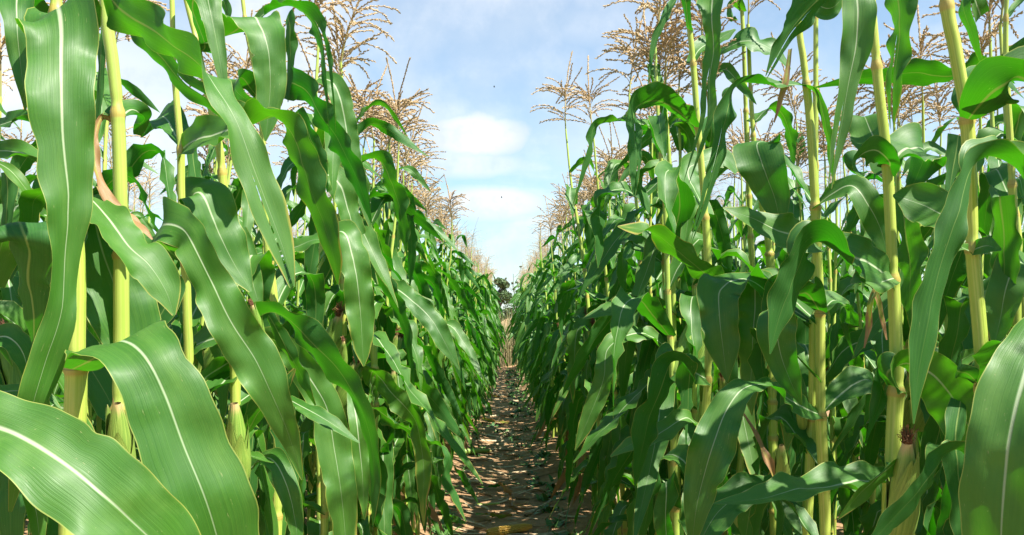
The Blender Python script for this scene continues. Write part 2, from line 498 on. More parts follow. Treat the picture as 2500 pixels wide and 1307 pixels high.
OCT = np.array([[0, 0, 0], [1, 0, .42], [0, 1, .42], [-1, 0, .42], [0, -1, .42], [0, 0, 1]], float)
OCTF = np.array([[0, 2, 1], [0, 3, 2], [0, 4, 3], [0, 1, 4], [5, 1, 2], [5, 2, 3], [5, 3, 4], [5, 4, 1]])

def spikelets(g, P, T, rng, length, width, spread, mi=0):
    n = len(P)
    rv = vnorm(np.cross(T, rng.normal(size=(n, 3))))
    D = vnorm(T + rv * spread * rng.uniform(0.4, 1.2, (n, 1)))
    A = vnorm(np.cross(D, rng.normal(size=(n, 3)))); B = np.cross(D, A)
    ln = length * rng.uniform(0.7, 1.25, (n, 1, 1)); wd = width * rng.uniform(0.7, 1.3, (n, 1, 1))
    V = P[:, None] + OCT[None, :, 0:1] * A[:, None] * wd + OCT[None, :, 1:2] * B[:, None] * wd * 0.7 + OCT[None, :, 2:3] * D[:, None] * ln
    f = (OCTF[None] + 6 * np.arange(n)[:, None, None]).reshape(-1, 3)
    g.add(V.reshape(-1, 3), f, None, 0.0, mi)

def tassel_geo(rng, size=1.0, dense=1.0, mi=0):
    """dry tassel: upright central spike and many spreading, drooping branches set with spikelets; base at origin, up z"""
    g = Geo()
    H = 0.42 * size
    t = np.linspace(0, 1, 16)
    lean = rng.normal(0, 0.05, 2)
    axis = np.stack([lean[0] * t ** 2, lean[1] * t ** 2, H * t], 1)
    tube(g, axis, np.interp(t, [0, 1], [0.0035, 0.0012]), 6, np.clip(1.2 - t * 2.6, 0, 1), mi)
    def deck(path, n, ln, wd, sp):
        k = np.linspace(0, 1, n)
        q = np.stack([np.interp(k, np.linspace(0, 1, len(path)), path[:, a]) for a in range(3)], 1)
        T = vnorm(np.gradient(q, axis=0))
        spikelets(g, q, T, rng, ln, wd, sp, mi)
    deck(axis[6:], int(150 * dense), 0.012, 0.003 / dense ** .5, 0.4)
    nb = int(rng.integers(22, 32))
    for i in range(nb):
        h = rng.uniform(0.10, 0.48) * H
        az = i * 2.4 + rng.uniform(-.5, .5)
        L = size * rng.uniform(0.13, 0.225)
        e0 = R(rng.uniform(40, 72)); e1 = R(rng.uniform(-45, 30))
        k = np.linspace(0, 1, 14)
        e = e0 + (e1 - e0) * k ** 0.75
        az_ = az + rng.normal(0, .35) * k
        step = L / 13
        d = np.stack([np.cos(e) * np.cos(az_), np.cos(e) * np.sin(az_), np.sin(e)], 1) * step
        p = np.array([lean[0] * (h / H) ** 2, lean[1] * (h / H) ** 2, h]) + np.concatenate([np.zeros((1, 3)), np.cumsum(d[:-1], axis=0)])
        tube(g, p, np.interp(k, [0, 1], [0.0014, 0.0006]), 4, 0.0, mi)
        deck(p[2:], int(L / 0.0042 * dense), 0.012, 0.0033 / dense ** .5, 0.6)
    return g

def ear_geo(rng, L=0.21, rad=0.027):
    """husked ear along +z, wrapped in overlapping husk leaves with loose tips"""
    g = Geo()
    n, ns = 18, 20
    t = np.linspace(0, 1, n)
    prof = np.interp(t, [0, .08, .3, .6, .85, 1.0], [.5, .85, 1.0, .92, .62, .34]) * rad
    a = np.linspace(0, 2 * np.pi, ns + 1)
    k = rng.integers(3, 5); ph = rng.uniform(0, 6.28)
    saw = ((a * k / 6.2832 + ph) % 1.0)
    saw[-1] = saw[0]
    V = np.zeros((n, ns + 1, 3))
    tw = 0.5 * t
    for i in range(n):
        r = prof[i] * (0.93 + 0.14 * saw)
        V[i, :, 0] = np.cos(a + tw[i]) * r; V[i, :, 1] = np.sin(a + tw[i]) * r; V[i, :, 2] = L * t[i]
    uv = np.stack(np.broadcast_arrays(a[None] / 6.2832, t[:, None]), -1).reshape(-1, 2)
    g.add(V.reshape(-1, 3), grid_quads(n, ns + 1)[:, ::-1], uv)
    for i in range(6):                                   # husk leaves wrapped round it, their tips just standing off
        az = i * 2.2 + rng.uniform(-.4, .4)
        top = rng.uniform(.62, 1.12) * L
        flare = rng.uniform(0, .9) * rad
        half = rng.uniform(.8, 1.2)
        k = np.linspace(0, 1, 14)
        j = np.linspace(-1, 1, 9)
        V = np.zeros((14, 9, 3))
        for q in range(14):
            z_ = top * k[q]
            r = np.interp(z_ / L, t, prof) * 1.05 + 0.0012 * i + flare * max(0, k[q] - .62) ** 2 * 4
            th = az + .5 * z_ / L + j * half * min(1, (1.02 - k[q]) * 1.9) * (1.0 if k[q] < .5 else 1.0)
            V[q, :, 0] = np.cos(th) * r; V[q, :, 1] = np.sin(th) * r; V[q, :, 2] = z_
        uv = np.stack(np.broadcast_arrays((j[None] + 1) / 4 + i * .3, (k * top / L * .95)[:, None]), -1).reshape(-1, 2)
        g.add(V.reshape(-1, 3), grid_quads(14, 9)[:, ::-1], uv)
    return g

def silk_geo(rng, n=190, L=0.05, rad=0.009):
    """a matted tuft flopping over to one side"""
    g = Geo()
    az0 = rng.uniform(0, 6.28)
    for i in range(n):
        az = az0 + rng.normal(0, 1.1)
        r0 = rad * math.sqrt(rng.uniform(0, 1)); a0 = rng.uniform(0, 6.28)
        k = np.linspace(0, 1, 7)
        ln = L * rng.uniform(0.35, 1.1)
        droop = rng.uniform(0.1, 1.0)
        e = R(86) - droop * 2.9 * k ** 1.3
        d = np.stack([np.cos(e) * math.cos(az), np.cos(e) * math.sin(az), np.sin(e)], 1) * ln / 6 * np.array([.42, .42, 1])
        d += rng.normal(0, .0010, d.shape)
        p = np.array([r0 * math.cos(a0), r0 * math.sin(a0), -0.006]) + np.concatenate([np.zeros((1, 3)), np.cumsum(d[:-1], axis=0)])
        C = vnorm(np.cross(d, rng.normal(size=3)))
        V = np.stack([p - C * .0009, p + C * .0009], 1)
        g.add(V.reshape(-1, 3), grid_quads(7, 2))
    return g

RNG = np.random.default_rng(7)
TASSELS = [tassel_geo(np.random.default_rng(100 + i), .98).mesh('tassel', M_TASSEL, False) for i in range(5)]
TASSEL_LOW = [tassel_geo(np.random.default_rng(200 + i), .98, 0.5).merged() for i in range(4)]
EARS = [ear_geo(np.random.default_rng(300 + i)).mesh('ear', M_HUSK) for i in range(3)]
SILKS = [silk_geo(np.random.default_rng(320 + i)).mesh('silk', M_SILK if i != 1 else M_SILKP, False) for i in range(3)]

def place_ear(parent, base, axis, rng, scale=1.0, with_silk=True):
    q = Vector(axis).to_track_quat('Z', 'Y')
    e = put('ear', EARS[int(rng.integers(3))], parent, Vector(base))
    e.rotation_mode = 'QUATERNION'; e.rotation_quaternion = q
    e.scale = (scale,) * 3
    if with_silk:
        s = put('silk', SILKS[int(rng.integers(3))], e, (0, 0, 0.208))
        s.scale = (.92,) * 3
    return e

# ------------------------------------------------------------------ maize: a free-grown plant
def grown_leaf(g, base, az, rng, L, W, e0, e1, bend, sharp, twist, n=26, nc=7, mi=0, ruffle=0.27):
    k = np.linspace(0, 1, n)
    x = np.clip((k - bend + sharp) / (2 * sharp), 0, 1)
    e = e0 + (e1 - e0) * (0.12 * k + 0.88 * x * x * (3 - 2 * x))
    a = az + rng.normal(0, .5) * k + rng.normal(0, .25) * np.sin(k * 7 + rng.uniform(0, 6))
    d = np.stack([np.cos(e) * np.cos(a), np.cos(e) * np.sin(a), np.sin(e)], 1)
    P = np.asarray(base) + np.concatenate([np.zeros((1, 3)), np.cumsum(d[:-1], axis=0)]) * (L / (n - 1))
    side = np.stack([np.sin(a), -np.cos(a), 0 * a], 1)         # right edge when walking outwards
    T = vnorm(np.gradient(P, axis=0))
    N = np.cross(side, T)
    tw = twist * np.clip((k - .15) / .85, 0, 1) + 0.4 * np.sin(k * 6 + rng.uniform(0, 6))
    C = side * np.cos(tw)[:, None] + N * np.sin(tw)[:, None]
    prof = (0.42 + 0.58 * np.clip(k / 0.28, 0, 1) ** 0.8) * np.clip(1 - k ** 2.4, 0, 1) ** 0.75
    ribbon(g, P, C, np.maximum(W * prof, 0.002), rng, keel=rng.uniform(.2, .55), nc=nc, ruffle=ruffle, wave=0.09, mi=mi)

def plan_plant(rng, H=2.25):
    """numbers for one plant: axis, radii, and its leaves"""
    lean = rng.normal(0, 0.035, 2)
    zs = np.linspace(0, H, 9)
    P = np.stack([lean[0] * zs + rng.normal(0, .006, 9), lean[1] * zs + rng.normal(0, .006, 9), zs], 1)
    P[0, :2] = 0
    rad = np.interp(zs / H, [0, .3, .6, 1], [.0145, .0125, .0098, .0042])
    leaves = []
    az = rng.uniform(0, 6.28)
    h, i = 0.34, 0
    nodes = []
    while h < H - 0.17:
        f = h / (H - .2)
        nodes.append(h)
        L = np.interp(f, [0.1, .3, .55, .8, 1], [.40, .64, .76, .58, .36]) * rng.uniform(.8, 1.15)
        W = np.interp(f, [0.1, .35, .6, .85, 1], [.068, .100, .110, .088, .058]) * rng.uniform(.88, 1.1)
        e0 = R(np.interp(f, [0, .5, 1], [30, 48, 60]) + rng.uniform(-22, 12))
        e1 = R(np.interp(f, [0, .5, .85, 1], [-82, -80, -72, -60]) + rng.uniform(-12, 28))
        bend = np.interp(f, [0, .5, 1], [.20, .25, .36]) + rng.uniform(-.1, .16)
        sharp = rng.uniform(.035, .2)
        tw = rng.normal(0, 1.15)
        leaves.append((h, az + rng.normal(0, .3), L, W, e0, e1, bend, sharp, tw))
        az += math.pi + rng.normal(0, .35)
        h += np.interp(f, [0, .5, 1], [.115, .14, .165]) * rng.uniform(.9, 1.1)
        i += 1
    return P, rad, nodes, leaves

def axis_at(P, z):
    return np.array([np.interp(z, P[:, 2], P[:, 0]), np.interp(z, P[:, 2], P[:, 1]), z])

def make_plant(seed):
    rng = np.random.default_rng(seed)
    P, rad, nodes, leaves = plan_plant(rng)
    root = bpy.data.objects.new('maize_plant', None)
    parts = []
    def part(name, me):
        o = bpy.data.objects.new(name, me); o.parent = root; parts.append(o); return o
    part('stalk', stalk_geo(P, rad, nodes, rng, 10, 0.016).mesh('stalk', M_STALK))
    for j, (h, az, L, W, e0, e1, b, s, tw) in enumerate(leaves):
        g = Geo()
        grown_leaf(g, axis_at(P, h), az, rng, L, W, e0, e1, b, s, tw)
        dry = h < .55 and rng.random() < .35
        part('leaf', g.mesh('leaf', M_DRY if dry else (M_LEAF2 if rng.random() < .3 else M_LEAF)))
    ta = part('tassel', TASSELS[seed % 5])
    ta.location = axis_at(P, P[-1, 2] - .01); ta.rotation_euler = (rng.normal(0, .1), rng.normal(0, .1), rng.uniform(0, 6))
    h = nodes[6]
    az = leaves[6][1] + rng.normal(0, .2)
    ax = Vector((math.cos(az) * .42, math.sin(az) * .42, .9)).normalized()
    e = part('ear', EARS[seed % 3])
    e.location = Vector(axis_at(P, h)) + Vector((math.cos(az), math.sin(az), 0)) * .012
    e.rotation_mode = 'QUATERNION'; e.rotation_quaternion = ax.to_track_quat('Z', 'Y')
    s = bpy.data.objects.new('silk', SILKS[seed % 3]); s.parent = e; s.location = (0, 0, .208); s.scale = (1.1,) * 3
    return root, parts, [s]

def low_plant(seed):
    """the same kind of plant in one light mesh, for the distance"""
    rng = np.random.default_rng(seed)
    P, rad, nodes, leaves = plan_plant(rng)
    g = Geo()
    Q = P
    tube(g, Q, rad, 6, 0.0, 0)
    for (h, az, L, W, e0, e1, b, s, tw) in leaves:
        grown_leaf(g, axis_at(P, h), az, rng, L, W, e0, e1, b, s, tw, n=12, nc=5, mi=1)
    ts = TASSEL_LOW[seed % 4]
    M = np.eye(4); M[:3, 3] = axis_at(P, P[-1, 2] - .01)
    tg = Geo(); add_geo(tg, ts, M); tg.mi = [np.full(len(f), 2) for f in tg.f]
    add_geo(g, tg)
    az = leaves[6][1]
    for kk in range(1):
        e = ear_geo(np.random.default_rng(seed), .2, .026)
        q = Vector((math.cos(az) * .42, math.sin(az) * .42, .9)).to_track_quat('Z', 'Y').to_matrix().to_4x4()
        M = np.array(q); M[:3, 3] = axis_at(P, nodes[6])
        eg = Geo(); add_geo(eg, e, M); eg.mi = [np.full(len(f), 3) for f in eg.f]
        add_geo(g, eg)
    return g
LOW_MATS = [M_STALK, M_LEAF, M_TASSEL, M_HUSK]

# ------------------------------------------------------------------ ground
def fbm(x, y, seed, octs=5, base=1.0):
    rng = np.random.default_rng(seed)
    h = np.zeros_like(x); a = 1.0; f = base
    for _ in range(octs):
        for __ in range(3):
            th = rng.uniform(0, 6.28); ph = rng.uniform(0, 6.28)
            h += a / 3 * np.sin((x * math.cos(th) + y * math.sin(th)) * f + ph + 1.3 * np.sin((y * math.cos(th) - x * math.sin(th)) * f * .7 + ph * 2))
        a *= .55; f *= 2.07
    return h

def ground_h(x, y):
    x = np.asarray(x, float); y = np.asarray(y, float)
    near = np.exp(-(np.clip(np.abs(x) - 1.6, 0, None) / .6) ** 2) * np.exp(-(np.clip(y - 26, 0, None) / 4) ** 2)
    ridge = 0.055 * (np.exp(-((x + .62) / .20) ** 2) + np.exp(-((x - .66) / .20) ** 2)) - 0.02 * np.exp(-((x - .02) / .3) ** 2)
    return near * (ridge + 0.011 * fbm(x, y, 3, 6, 5.0)) - 0.03

def build_ground():
    def axis(lo, hi, step, far, n):
        c = np.arange(lo, hi, step)
        g_ = np.geomspace(1, far, n)
        return np.concatenate([(lo - step * 0 - g_[::-1]), c, hi + g_])
    xs = axis(-1.3, 1.4, .024, 3000, 14)
    ys = axis(2.0, 25.0, .045, 4000, 14)
    X, Y = np.meshgrid(xs, ys, indexing='xy')
    Z = ground_h(X, Y)
    g = Geo()
    g.add(np.stack([X, Y, Z], -1).reshape(-1, 3), grid_quads(len(ys), len(xs)))
    o = put('ground', g.mesh('ground', M_SOIL))
    o['kind'] = 'structure'
build_ground()
def gz(x, y): return float(ground_h(x, y))

# ------------------------------------------------------------------ the near plants, each leaf as it grows in the photograph
def fold(tdeg):
    t = abs(tdeg) % 360
    return t

class Near:
    def __init__(s, label, Z, stalk, nodes=(), ears=(), seed=0, top=2.3, upper=2, tassel=True):
        s.rng = np.random.default_rng(1000 + seed)
        s.Z = Z
        pts = [PX(x, y, Z) for x, y, w in stalk]
        wid = [w * .9 * Z / F / 2 for x, y, w in stalk]
        lo = pts[-1]
        foot = lo + (lo - pts[-2]) / np.linalg.norm(lo - pts[-2]) * lo[2] * 0.0
        base = np.array([lo[0] * .5 + (-.62 if lo[0] < 0 else .66) * .5 if abs(lo[0]) < 1.0 else lo[0], lo[1], 0.0])
        base[2] = gz(base[0], base[1]) - .01
        pts = [base, base * .5 + lo * .5 + np.array([0, 0, 0])] + pts[::-1]
        wid = [wid[-1] * 1.12, wid[-1] * 1.08] + wid[::-1]
        if pts[-1][2] < top:                              # the stem runs on above the picture to its tassel
            d = pts[-1] - pts[-2]; d = d / d[2]
            d = d * .5 + np.array([0, 0, .5])
            pts.append(pts[-1] + d * (top - pts[-1][2])); wid.append(.0045)
        s.P = np.array(pts); s.root = thing(empty('maize_plant', s.P[0]), label, 'maize plant')
        s.off = s.P[0]
        s.pts = catmull(s.P, 200)[0]
        nz = sorted([PX(stalk[0][0], y, Z)[2] for y in nodes])
        lo_n = nz[0] if nz else s.P[2][2]
        h = lo_n - .15
        while h > .1: nz.append(h); h -= .13
        hi = max(nz) + .17
        s.high = []
        while hi < top - .05:
            nz.append(hi); s.high.append(hi); hi += .17
        s.put('stalk', stalk_geo(s.P, np.array(wid), nz, s.rng, 16, 0.008), M_STALK)
        if tassel and top - .02 <= s.P[-1][2] + 1e-6:
            t = put('tassel', TASSELS[seed % 5], s.root, Vector(s.P[-1] - s.off - np.array([0, 0, .012])))
            t.rotation_euler = (s.rng.normal(0, .1), s.rng.normal(0, .1), s.rng.uniform(0, 6))
        frame_top = PX(1250, -60, Z)[2]
        az = s.rng.uniform(0, 6.28)
        for h in s.high:
            if h > frame_top + .02:                       # leaves above the picture still throw their shade into it
                f = h / 2.3
                g = Geo()
                az += math.pi + s.rng.normal(0, .3)
                grown_leaf(g, axis_at(s.P, h), az, s.rng, np.interp(f, [.5, 1], [.6, .38]), np.interp(f, [.5, 1], [.085, .045]),
                           R(60), R(-20), .5, .3, s.rng.normal(0, .4))
                s.put('leaf', g, M_LEAF)
        for h in (np.arange(.72, 1.45, .17) if Z > 1.69 else ()):                # blades growing away from the viewer, behind the ones traced below
            g = Geo(); q = s.rng.uniform(60, 120)
            grown_leaf(g, axis_at(s.P, h + s.rng.uniform(-.03, .03)), R(q), s.rng, s.rng.uniform(.45, .65), s.rng.uniform(.075, .1), R(s.rng.uniform(20, 55)), R(-80), s.rng.uniform(.2, .4), .15, s.rng.normal(0, .9))
            s.put('leaf', g, M_LEAF)
        for e in ears: s.ear(*e)
    def put(s, name, g, m):
        g.v = [v - s.off for v in g.v]
        return put(name, g.mesh(name, m), s.root)
    def ear(s, x, y, x2, y2, dz=0.0, silk=True, scale=1.0):
        a = PX(x, y, s.Z + dz); b = PX(x2, y2, s.Z + dz - .03)
        L = np.linalg.norm(b - a)
        place_ear(s.root, a - s.off, b - a, s.rng, L / .21 * scale, silk)
    def leaf(s, *cp, m=None, under=132, slit=None, ruffle=0.21, keel=0.22, corr=0.0, label=None, join=True, nc=11):
        Zs = [s.Z + c[2] for c in cp]
        P = [PX(c[0], c[1], z) for c, z in zip(cp, Zs)]
        t = [min(c[4], under) if c[4] > 110 else c[4] for c in cp]
        SUN = np.array(to_sun)
        W = []
        for c, z in zip(cp, Zs):
            w = c[3] * z / F / max(abs(math.cos(R(c[4]))), .5)
            W.append(min(max(w, .003), .125))
        d = np.linalg.norm(s.pts - P[0], axis=1)
        if join and d.min() > .02:
            zt = P[0][2] - min(.10, .5 * d.min())
            k = int(np.argmin(np.abs(s.pts[:, 2] - zt)))
            P.insert(0, s.pts[k]); W.insert(0, min(.045, W[0])); t.insert(0, t[0])
        P = np.array(P)
        T = vnorm(np.gradient(P, axis=0))
        V = vnorm(CAM - P)
        A = vnorm(np.cross(T, V)); B = np.cross(A, T)
        C = []
        for i in range(len(P)):
            best = None
            for sg in (1, -1):
                c = math.cos(R(t[i])) * A[i] + sg * math.sin(R(t[i])) * B[i]
                if i == 0:
                    score = np.cross(c, T[i])[2]          # the upper face looks up
                else:
                    score = c @ C[-1] + (0.9 * np.cross(c, T[i]) @ SUN if t[i] > 110 else 0)
                if t[i] < 0: score = -sg * 1.0 + 2
                if best is None or score > best[0]: best = (score, c)
            C.append(best[1])
        C = np.array(C)
        n = max(24, min(90, int(len(cp) * 9)))
        Q, tt, L = catmull(P, n)
        ci = np.stack([np.interp(tt, np.arange(len(P)), C[:, a]) for a in range(3)], 1)
        ci = smooth1(ci, 3)
        w = smooth1(np.interp(tt, np.arange(len(P)), np.array(W)), 4)
        g = Geo()
        ribbon(g, Q, ci, w, s.rng, keel=keel, ruffle=ruffle, wave=.11, nc=nc, slit=slit, corr=corr)
        o = s.put('leaf', g, m or (M_LEAF2 if s.rng.random() < .08 else M_LEAF))
        if label: o['label'] = label
        return o

def near_plants():
    # ---------------- left-hand row
    A = Near('tall maize plant whose broad pale blade hangs straight down in front of its stem', 1.15,
             [(137, -20, 35), (150, 200, 37), (165, 400, 40), (188, 640, 42), (187, 830, 48), (184, 1000, 58), (172, 1300, 60)], (30, 560, 900), seed=1)
    A.leaf((165, 330, .02, 80, 180), (152, 90, -.06, 140, 180), (148, 24, -.13, 165, 95), (150, 100, -.17, 172, 0), (152, 300, -.2, 165, 0),
           (165, 470, -.2, 115, 30), (160, 620, -.2, 76, 30), (150, 760, -.2, 70, 20), (112, 880, -.2, 95, 10), (78, 1000, -.2, 85, 20), (45, 1150, -.15, 40, 30), (25, 1250, -.12, 8, 0), keel=.1)
    A.leaf((120, 60, .05, 40, 150), (50, -10, -.02, 60, 95), (42, 60, -.06, 62, 5), (48, 140, -.06, 55, 10), (58, 220, -.06, 25, 20), (62, 270, -.05, 4, 20), join=False)
    A.leaf((-160, 1060, -.38, 150, 30), (-60, 1035, -.4, 190, 25), (20, 1050, -.4, 180, 20), (100, 1095, -.4, 215, 12), (200, 1165, -.4, 250, 8), (300, 1250, -.4, 240, 8), (400, 1350, -.38, 220, 10), (470, 1450, -.35, 120, 10), keel=.15, ruffle=.07, join=False)
    A.leaf((170, 905, .0, 70, 150), (225, 880, -.12, 105, 140), (285, 838, -.24, 130, 80), (350, 868, -.29, 190, 15), (402, 960, -.3, 205, 5), (450, 1090, -.3, 230, 4), (505, 1230, -.3, 250, 4), (555, 1400, -.28, 200, 10), (600, 1550, -.25, 40, 10), keel=.12, ruffle=.07)
    A.leaf((84, 850, .1, 20, 180), (80, 770, .06, 95, 180), (72, 670, .03, 150, 178), (62, 590, -.03, 160, 170), (45, 550, .0, 150, 100), (10, 580, .12, 130, 20), (-20, 700, .15, 60, 10), join=False, m=M_FRESH)
    A.leaf((200, 520, .2, 90, 60), (225, 520, .17, 150, 30), (248, 610, .15, 200, 8), (285, 710, .15, 215, 8), (315, 810, .15, 170, 15), (332, 910, .15, 50, 20))
    A.leaf((-40, 318, .5, 30, 60), (20, 300, .45, 36, 50), (66, 292, .42, 34, 60), (98, 335, .4, 45, 130), (112, 420, .4, 30, 150), (118, 480, .4, 4, 150), join=False)
    A.leaf((-50, 372, .3, 50, 40), (20, 368, .28, 52, 30), (70, 380, .25, 45, 60), (105, 425, .25, 45, 140), (125, 500, .25, 20, 150), (130, 560, .25, 4, 150), join=False)
    A.leaf((15, 420, .5, 45, 160), (18, 480, .5, 50, 170), (15, 560, .5, 45, 165), (10, 640, .5, 10, 160), join=False)
    A.leaf((-10, 395, .35, 12, 30), (30, 420, .33, 30, 40), (70, 475, .33, 30, 60), (95, 540, .33, 6, 40), m=M_LEAF2, join=False)
    A.leaf((-30, 830, .25, 50, 30), (20, 825, .25, 70, 25), (60, 870, .25, 60, 30), (75, 960, .25, 10, 30), join=False)
    A.leaf((-30, 960, .3, 40, 40), (40, 955, .3, 30, 40), (110, 965, .3, 25, 40), (150, 1000, .3, 4, 40), join=False)
    A.leaf((-20, 1010, .2, 60, 170), (15, 1080, .15, 110, 170), (20, 1200, .1, 120, 170), (30, 1350, .1, 60, 170), join=False)
    A.leaf((60, 1100, .05, 20, 20), (75, 1180, .0, 55, 20), (90, 1260, .0, 50, 20), (100, 1360, .0, 10, 20), m=M_LEAF2, join=False)

    B = Near('maize plant with a thick yellow stem and a shrivelled brown leaf below its node', 1.28,
             [(257, -20, 33), (275, 150, 34), (287, 270, 34), (294, 470, 37), (296, 700, 40), (292, 1000, 44)], (-300, 275, 620, 1000),
             ears=[(302, 1190, 285, 985, -.06, False)], seed=2)
    B.leaf((250, 285, 0, 18, 20), (232, 330, -.03, 16, 40), (232, 400, -.04, 22, 30), (262, 480, -.05, 26, 30), (305, 530, -.06, 24, 50), (350, 560, -.07, 18, 30), (372, 585, -.07, 4, 30), m=M_DRY, ruffle=.5, label='shrivelled brown leaf')
    B.leaf((240, 455, 0, 10, 20), (270, 500, -.03, 22, 50), (320, 530, -.03, 18, 50), (355, 570, -.03, 3, 40), m=M_DRY, ruffle=.5, join=False, label='shrivelled brown leaf')
    B.leaf((295, 287, 0, 45, 60), (322, 268, .05, 58, 45), (345, 285, .1, 52, 25), (336, 330, .15, 20, 0))
    B.leaf((244, 20, .05, 30, 30), (246, 120, .05, 28, 150), (242, 240, .05, 20, 160), (230, 330, .05, 14, 150), (225, 400, .05, 3, 150), m=M_LEAF2, join=False)
    B.leaf((150, -160, -.2, 130, 180), (280, 5, -.28, 150, 178), (390, 88, -.33, 125, 170), (475, 148, -.37, 75, 125), (528, 215, -.39, 60, 55), (575, 290, -.4, 70, 35), (615, 400, -.4, 95, 15), (655, 510, -.4, 95, 15), (690, 610, -.4, 60, 20), (714, 702, -.4, 5, 10), slit=(.3, .8, .05), join=False)
    B.leaf((300, 20, .12, 60, 178), (350, 95, .1, 85, 178), (405, 155, .1, 85, 170), (450, 205, .1, 58, 150), (500, 238, .1, 52, 140), (548, 285, .1, 6, 150), slit=(.2, .6, .1), join=False)
    B.leaf((292, 520, .0, 40, 70), (200, 472, .05, 50, 80), (100, 482, .05, 70, 120), (80, 520, .05, 70, 150), (75, 580, .06, 40, 150), (75, 620, .06, 4, 150))
    B.leaf((215, 480, -.05, 40, 40), (268, 535, -.1, 80, 40), (315, 605, -.12, 110, 35), (365, 650, -.12, 110, 25), (405, 710, -.12, 80, 15), (425, 770, -.12, 10, 10), join=False)
    B.leaf((400, 640, .1, 40, 20), (415, 690, .1, 70, 150), (400, 760, .1, 80, 160), (350, 830, .1, 60, 160), (310, 880, .1, 10, 160), join=False)

    Cp = Near('slender maize plant whose long blade arches out from its stem to a sharp fold', 1.7,
              [(424, 150, 15), (430, 230, 17), (441, 365, 20), (443, 480, 20), (452, 640, 23), (457, 760, 24), (462, 1000, 27)], (365, 640, 930),
              ears=[(585, 1180, 570, 950, -.15, False, .85)], seed=3, top=2.2)
    Cp.leaf((446, 362, 0, 30, 50), (415, 305, .1, 85, 30), (385, 282, .18, 60, 60), (372, 320, .25, 40, 120))
    Cp.leaf((444, 365, 0, 50, 50), (480, 340, -.06, 70, 50), (540, 325, -.1, 75, 50), (605, 308, -.15, 66, 60), (662, 282, -.2, 66, 100), (708, 325, -.22, 105, 155), (745, 420, -.22, 112, 162), (785, 530, -.22, 95, 160), (812, 620, -.22, 60, 150), (825, 695, -.2, 5, 150), keel=.3)
    Cp.leaf((452, 640, 0, 40, 120), (400, 600, -.12, 60, 110), (395, 552, -.2, 78, 60), (452, 565, -.26, 92, 18), (512, 680, -.3, 102, 12), (570, 795, -.32, 125, 8), (630, 890, -.32, 130, 8), (680, 1000, -.32, 85, 15), (714, 1090, -.3, 45, 30), (738, 1172, -.3, 5, 20), keel=.15)
    Cp.leaf((450, 560, .03, 40, 100), (455, 495, .02, 70, 70), (490, 470, 0, 120, 40), (525, 550, 0, 130, 15), (570, 640, 0, 100, 15), (613, 712, 0, 12, 20))
    Cp.leaf((470, 850, .05, 45, 70), (540, 818, 0, 62, 55), (610, 787, -.05, 58, 55), (660, 760, -.1, 50, 95), (722, 798, -.15, 80, 150), (790, 862, -.18, 118, 165), (850, 942, -.18, 80, 155), (885, 1000, -.18, 36, 115), (905, 1080, -.16, 52, 165), (915, 1160, -.15, 46, 170), (913, 1230, -.15, 26, 170), (910, 1287, -.15, 3, 170))
    Cp.leaf((462, 960, .05, 30, 60), (560, 880, .12, 60, 60), (650, 830, .1, 55, 40), (710, 860, .08, 70, 15), (760, 930, .06, 85, 10), (800, 1000, .04, 85, 15), (815, 1090, .02, 98, 4), (830, 1180, 0, 88, 4), (840, 1270, 0, 76, 4), (846, 1350, 0, 50, 4), (850, 1420, 0, 5, 4), keel=.14)
    Cp.leaf((462, 1060, -.02, 30, 60), (500, 1015, -.08, 62, 40), (538, 1090, -.11, 84, 10), (560, 1200, -.12, 84, 8), (576, 1310, -.12, 52, 8), (582, 1420, -.12, 5, 10))
    Cp.leaf((470, 1180, .0, 30, 60), (425, 1120, -.03, 50, 50), (400, 1160, -.05, 60, 130), (410, 1260, -.05, 60, 150), (420, 1360, -.05, 20, 150), join=False)
    Cp.leaf((600, 1150, .02, 40, 60), (655, 1118, -.03, 52, 40), (698, 1180, -.06, 64, 12), (722, 1280, -.06, 44, 12), (728, 1390, -.06, 5, 15), join=False)
    Cp.leaf((560, 1100, .0, 20, 60), (610, 1112, -.05, 26, 60), (668, 1130, -.08, 3, 60), join=False)
    Cp.leaf((600, 1060, 0, 40, 160), (640, 1000, -.05, 80, 160), (690, 950, -.08, 60, 160), (720, 900, -.08, 10, 160), join=False, m=M_LEAF2)
    Cp.leaf((700, 972, -.05, 20, 50), (750, 1000, -.1, 40, 40), (810, 1035, -.12, 36, 40), (878, 1082, -.12, 3, 40), join=False)
    Cp.leaf((655, 770, .02, 25, 130), (690, 830, -.02, 45, 150), (730, 910, -.03, 40, 140), (770, 990, -.03, 5, 140), join=False)

    D = Near('maize plant topped by a pale strap leaf that hangs in front of its leaning stem', 1.8,
             [(448, -40, 16), (475, 80, 17), (500, 200, 19), (530, 330, 22), (545, 450, 24), (560, 700, 26), (575, 1000, 28)], (95, 420, 720), seed=4, ears=[(640, 830, 612, 735, -.25, True, .9)])
    D.leaf((500, 110, -.02, 40, 150), (470, 20, -.1, 60, 150), (495, -40, -.18, 60, 80), (512, 20, -.22, 58, 10), (530, 110, -.23, 46, 15), (545, 200, -.23, 22, 15), (550, 260, -.22, 3, 15))
    D.leaf((495, 100, 0, 25, 60), (530, 92, -.05, 40, 70), (560, 85, -.08, 45, 120), (590, 60, -.1, 80, 130), (622, 42, -.13, 92, 60), (652, 110, -.15, 98, 8), (660, 200, -.15, 85, 8), (655, 280, -.15, 62, 12), (648, 345, -.15, 5, 10), keel=.15)
    D.leaf((545, 0, .1, 30, 170), (555, 30, .1, 26, 170), (556, 65, .1, 3, 170), join=False)
    D.leaf((480, 330, .1, 20, 160), (470, 380, .1, 45, 160), (480, 450, .1, 50, 165), (495, 520, .1, 6, 165), join=False)
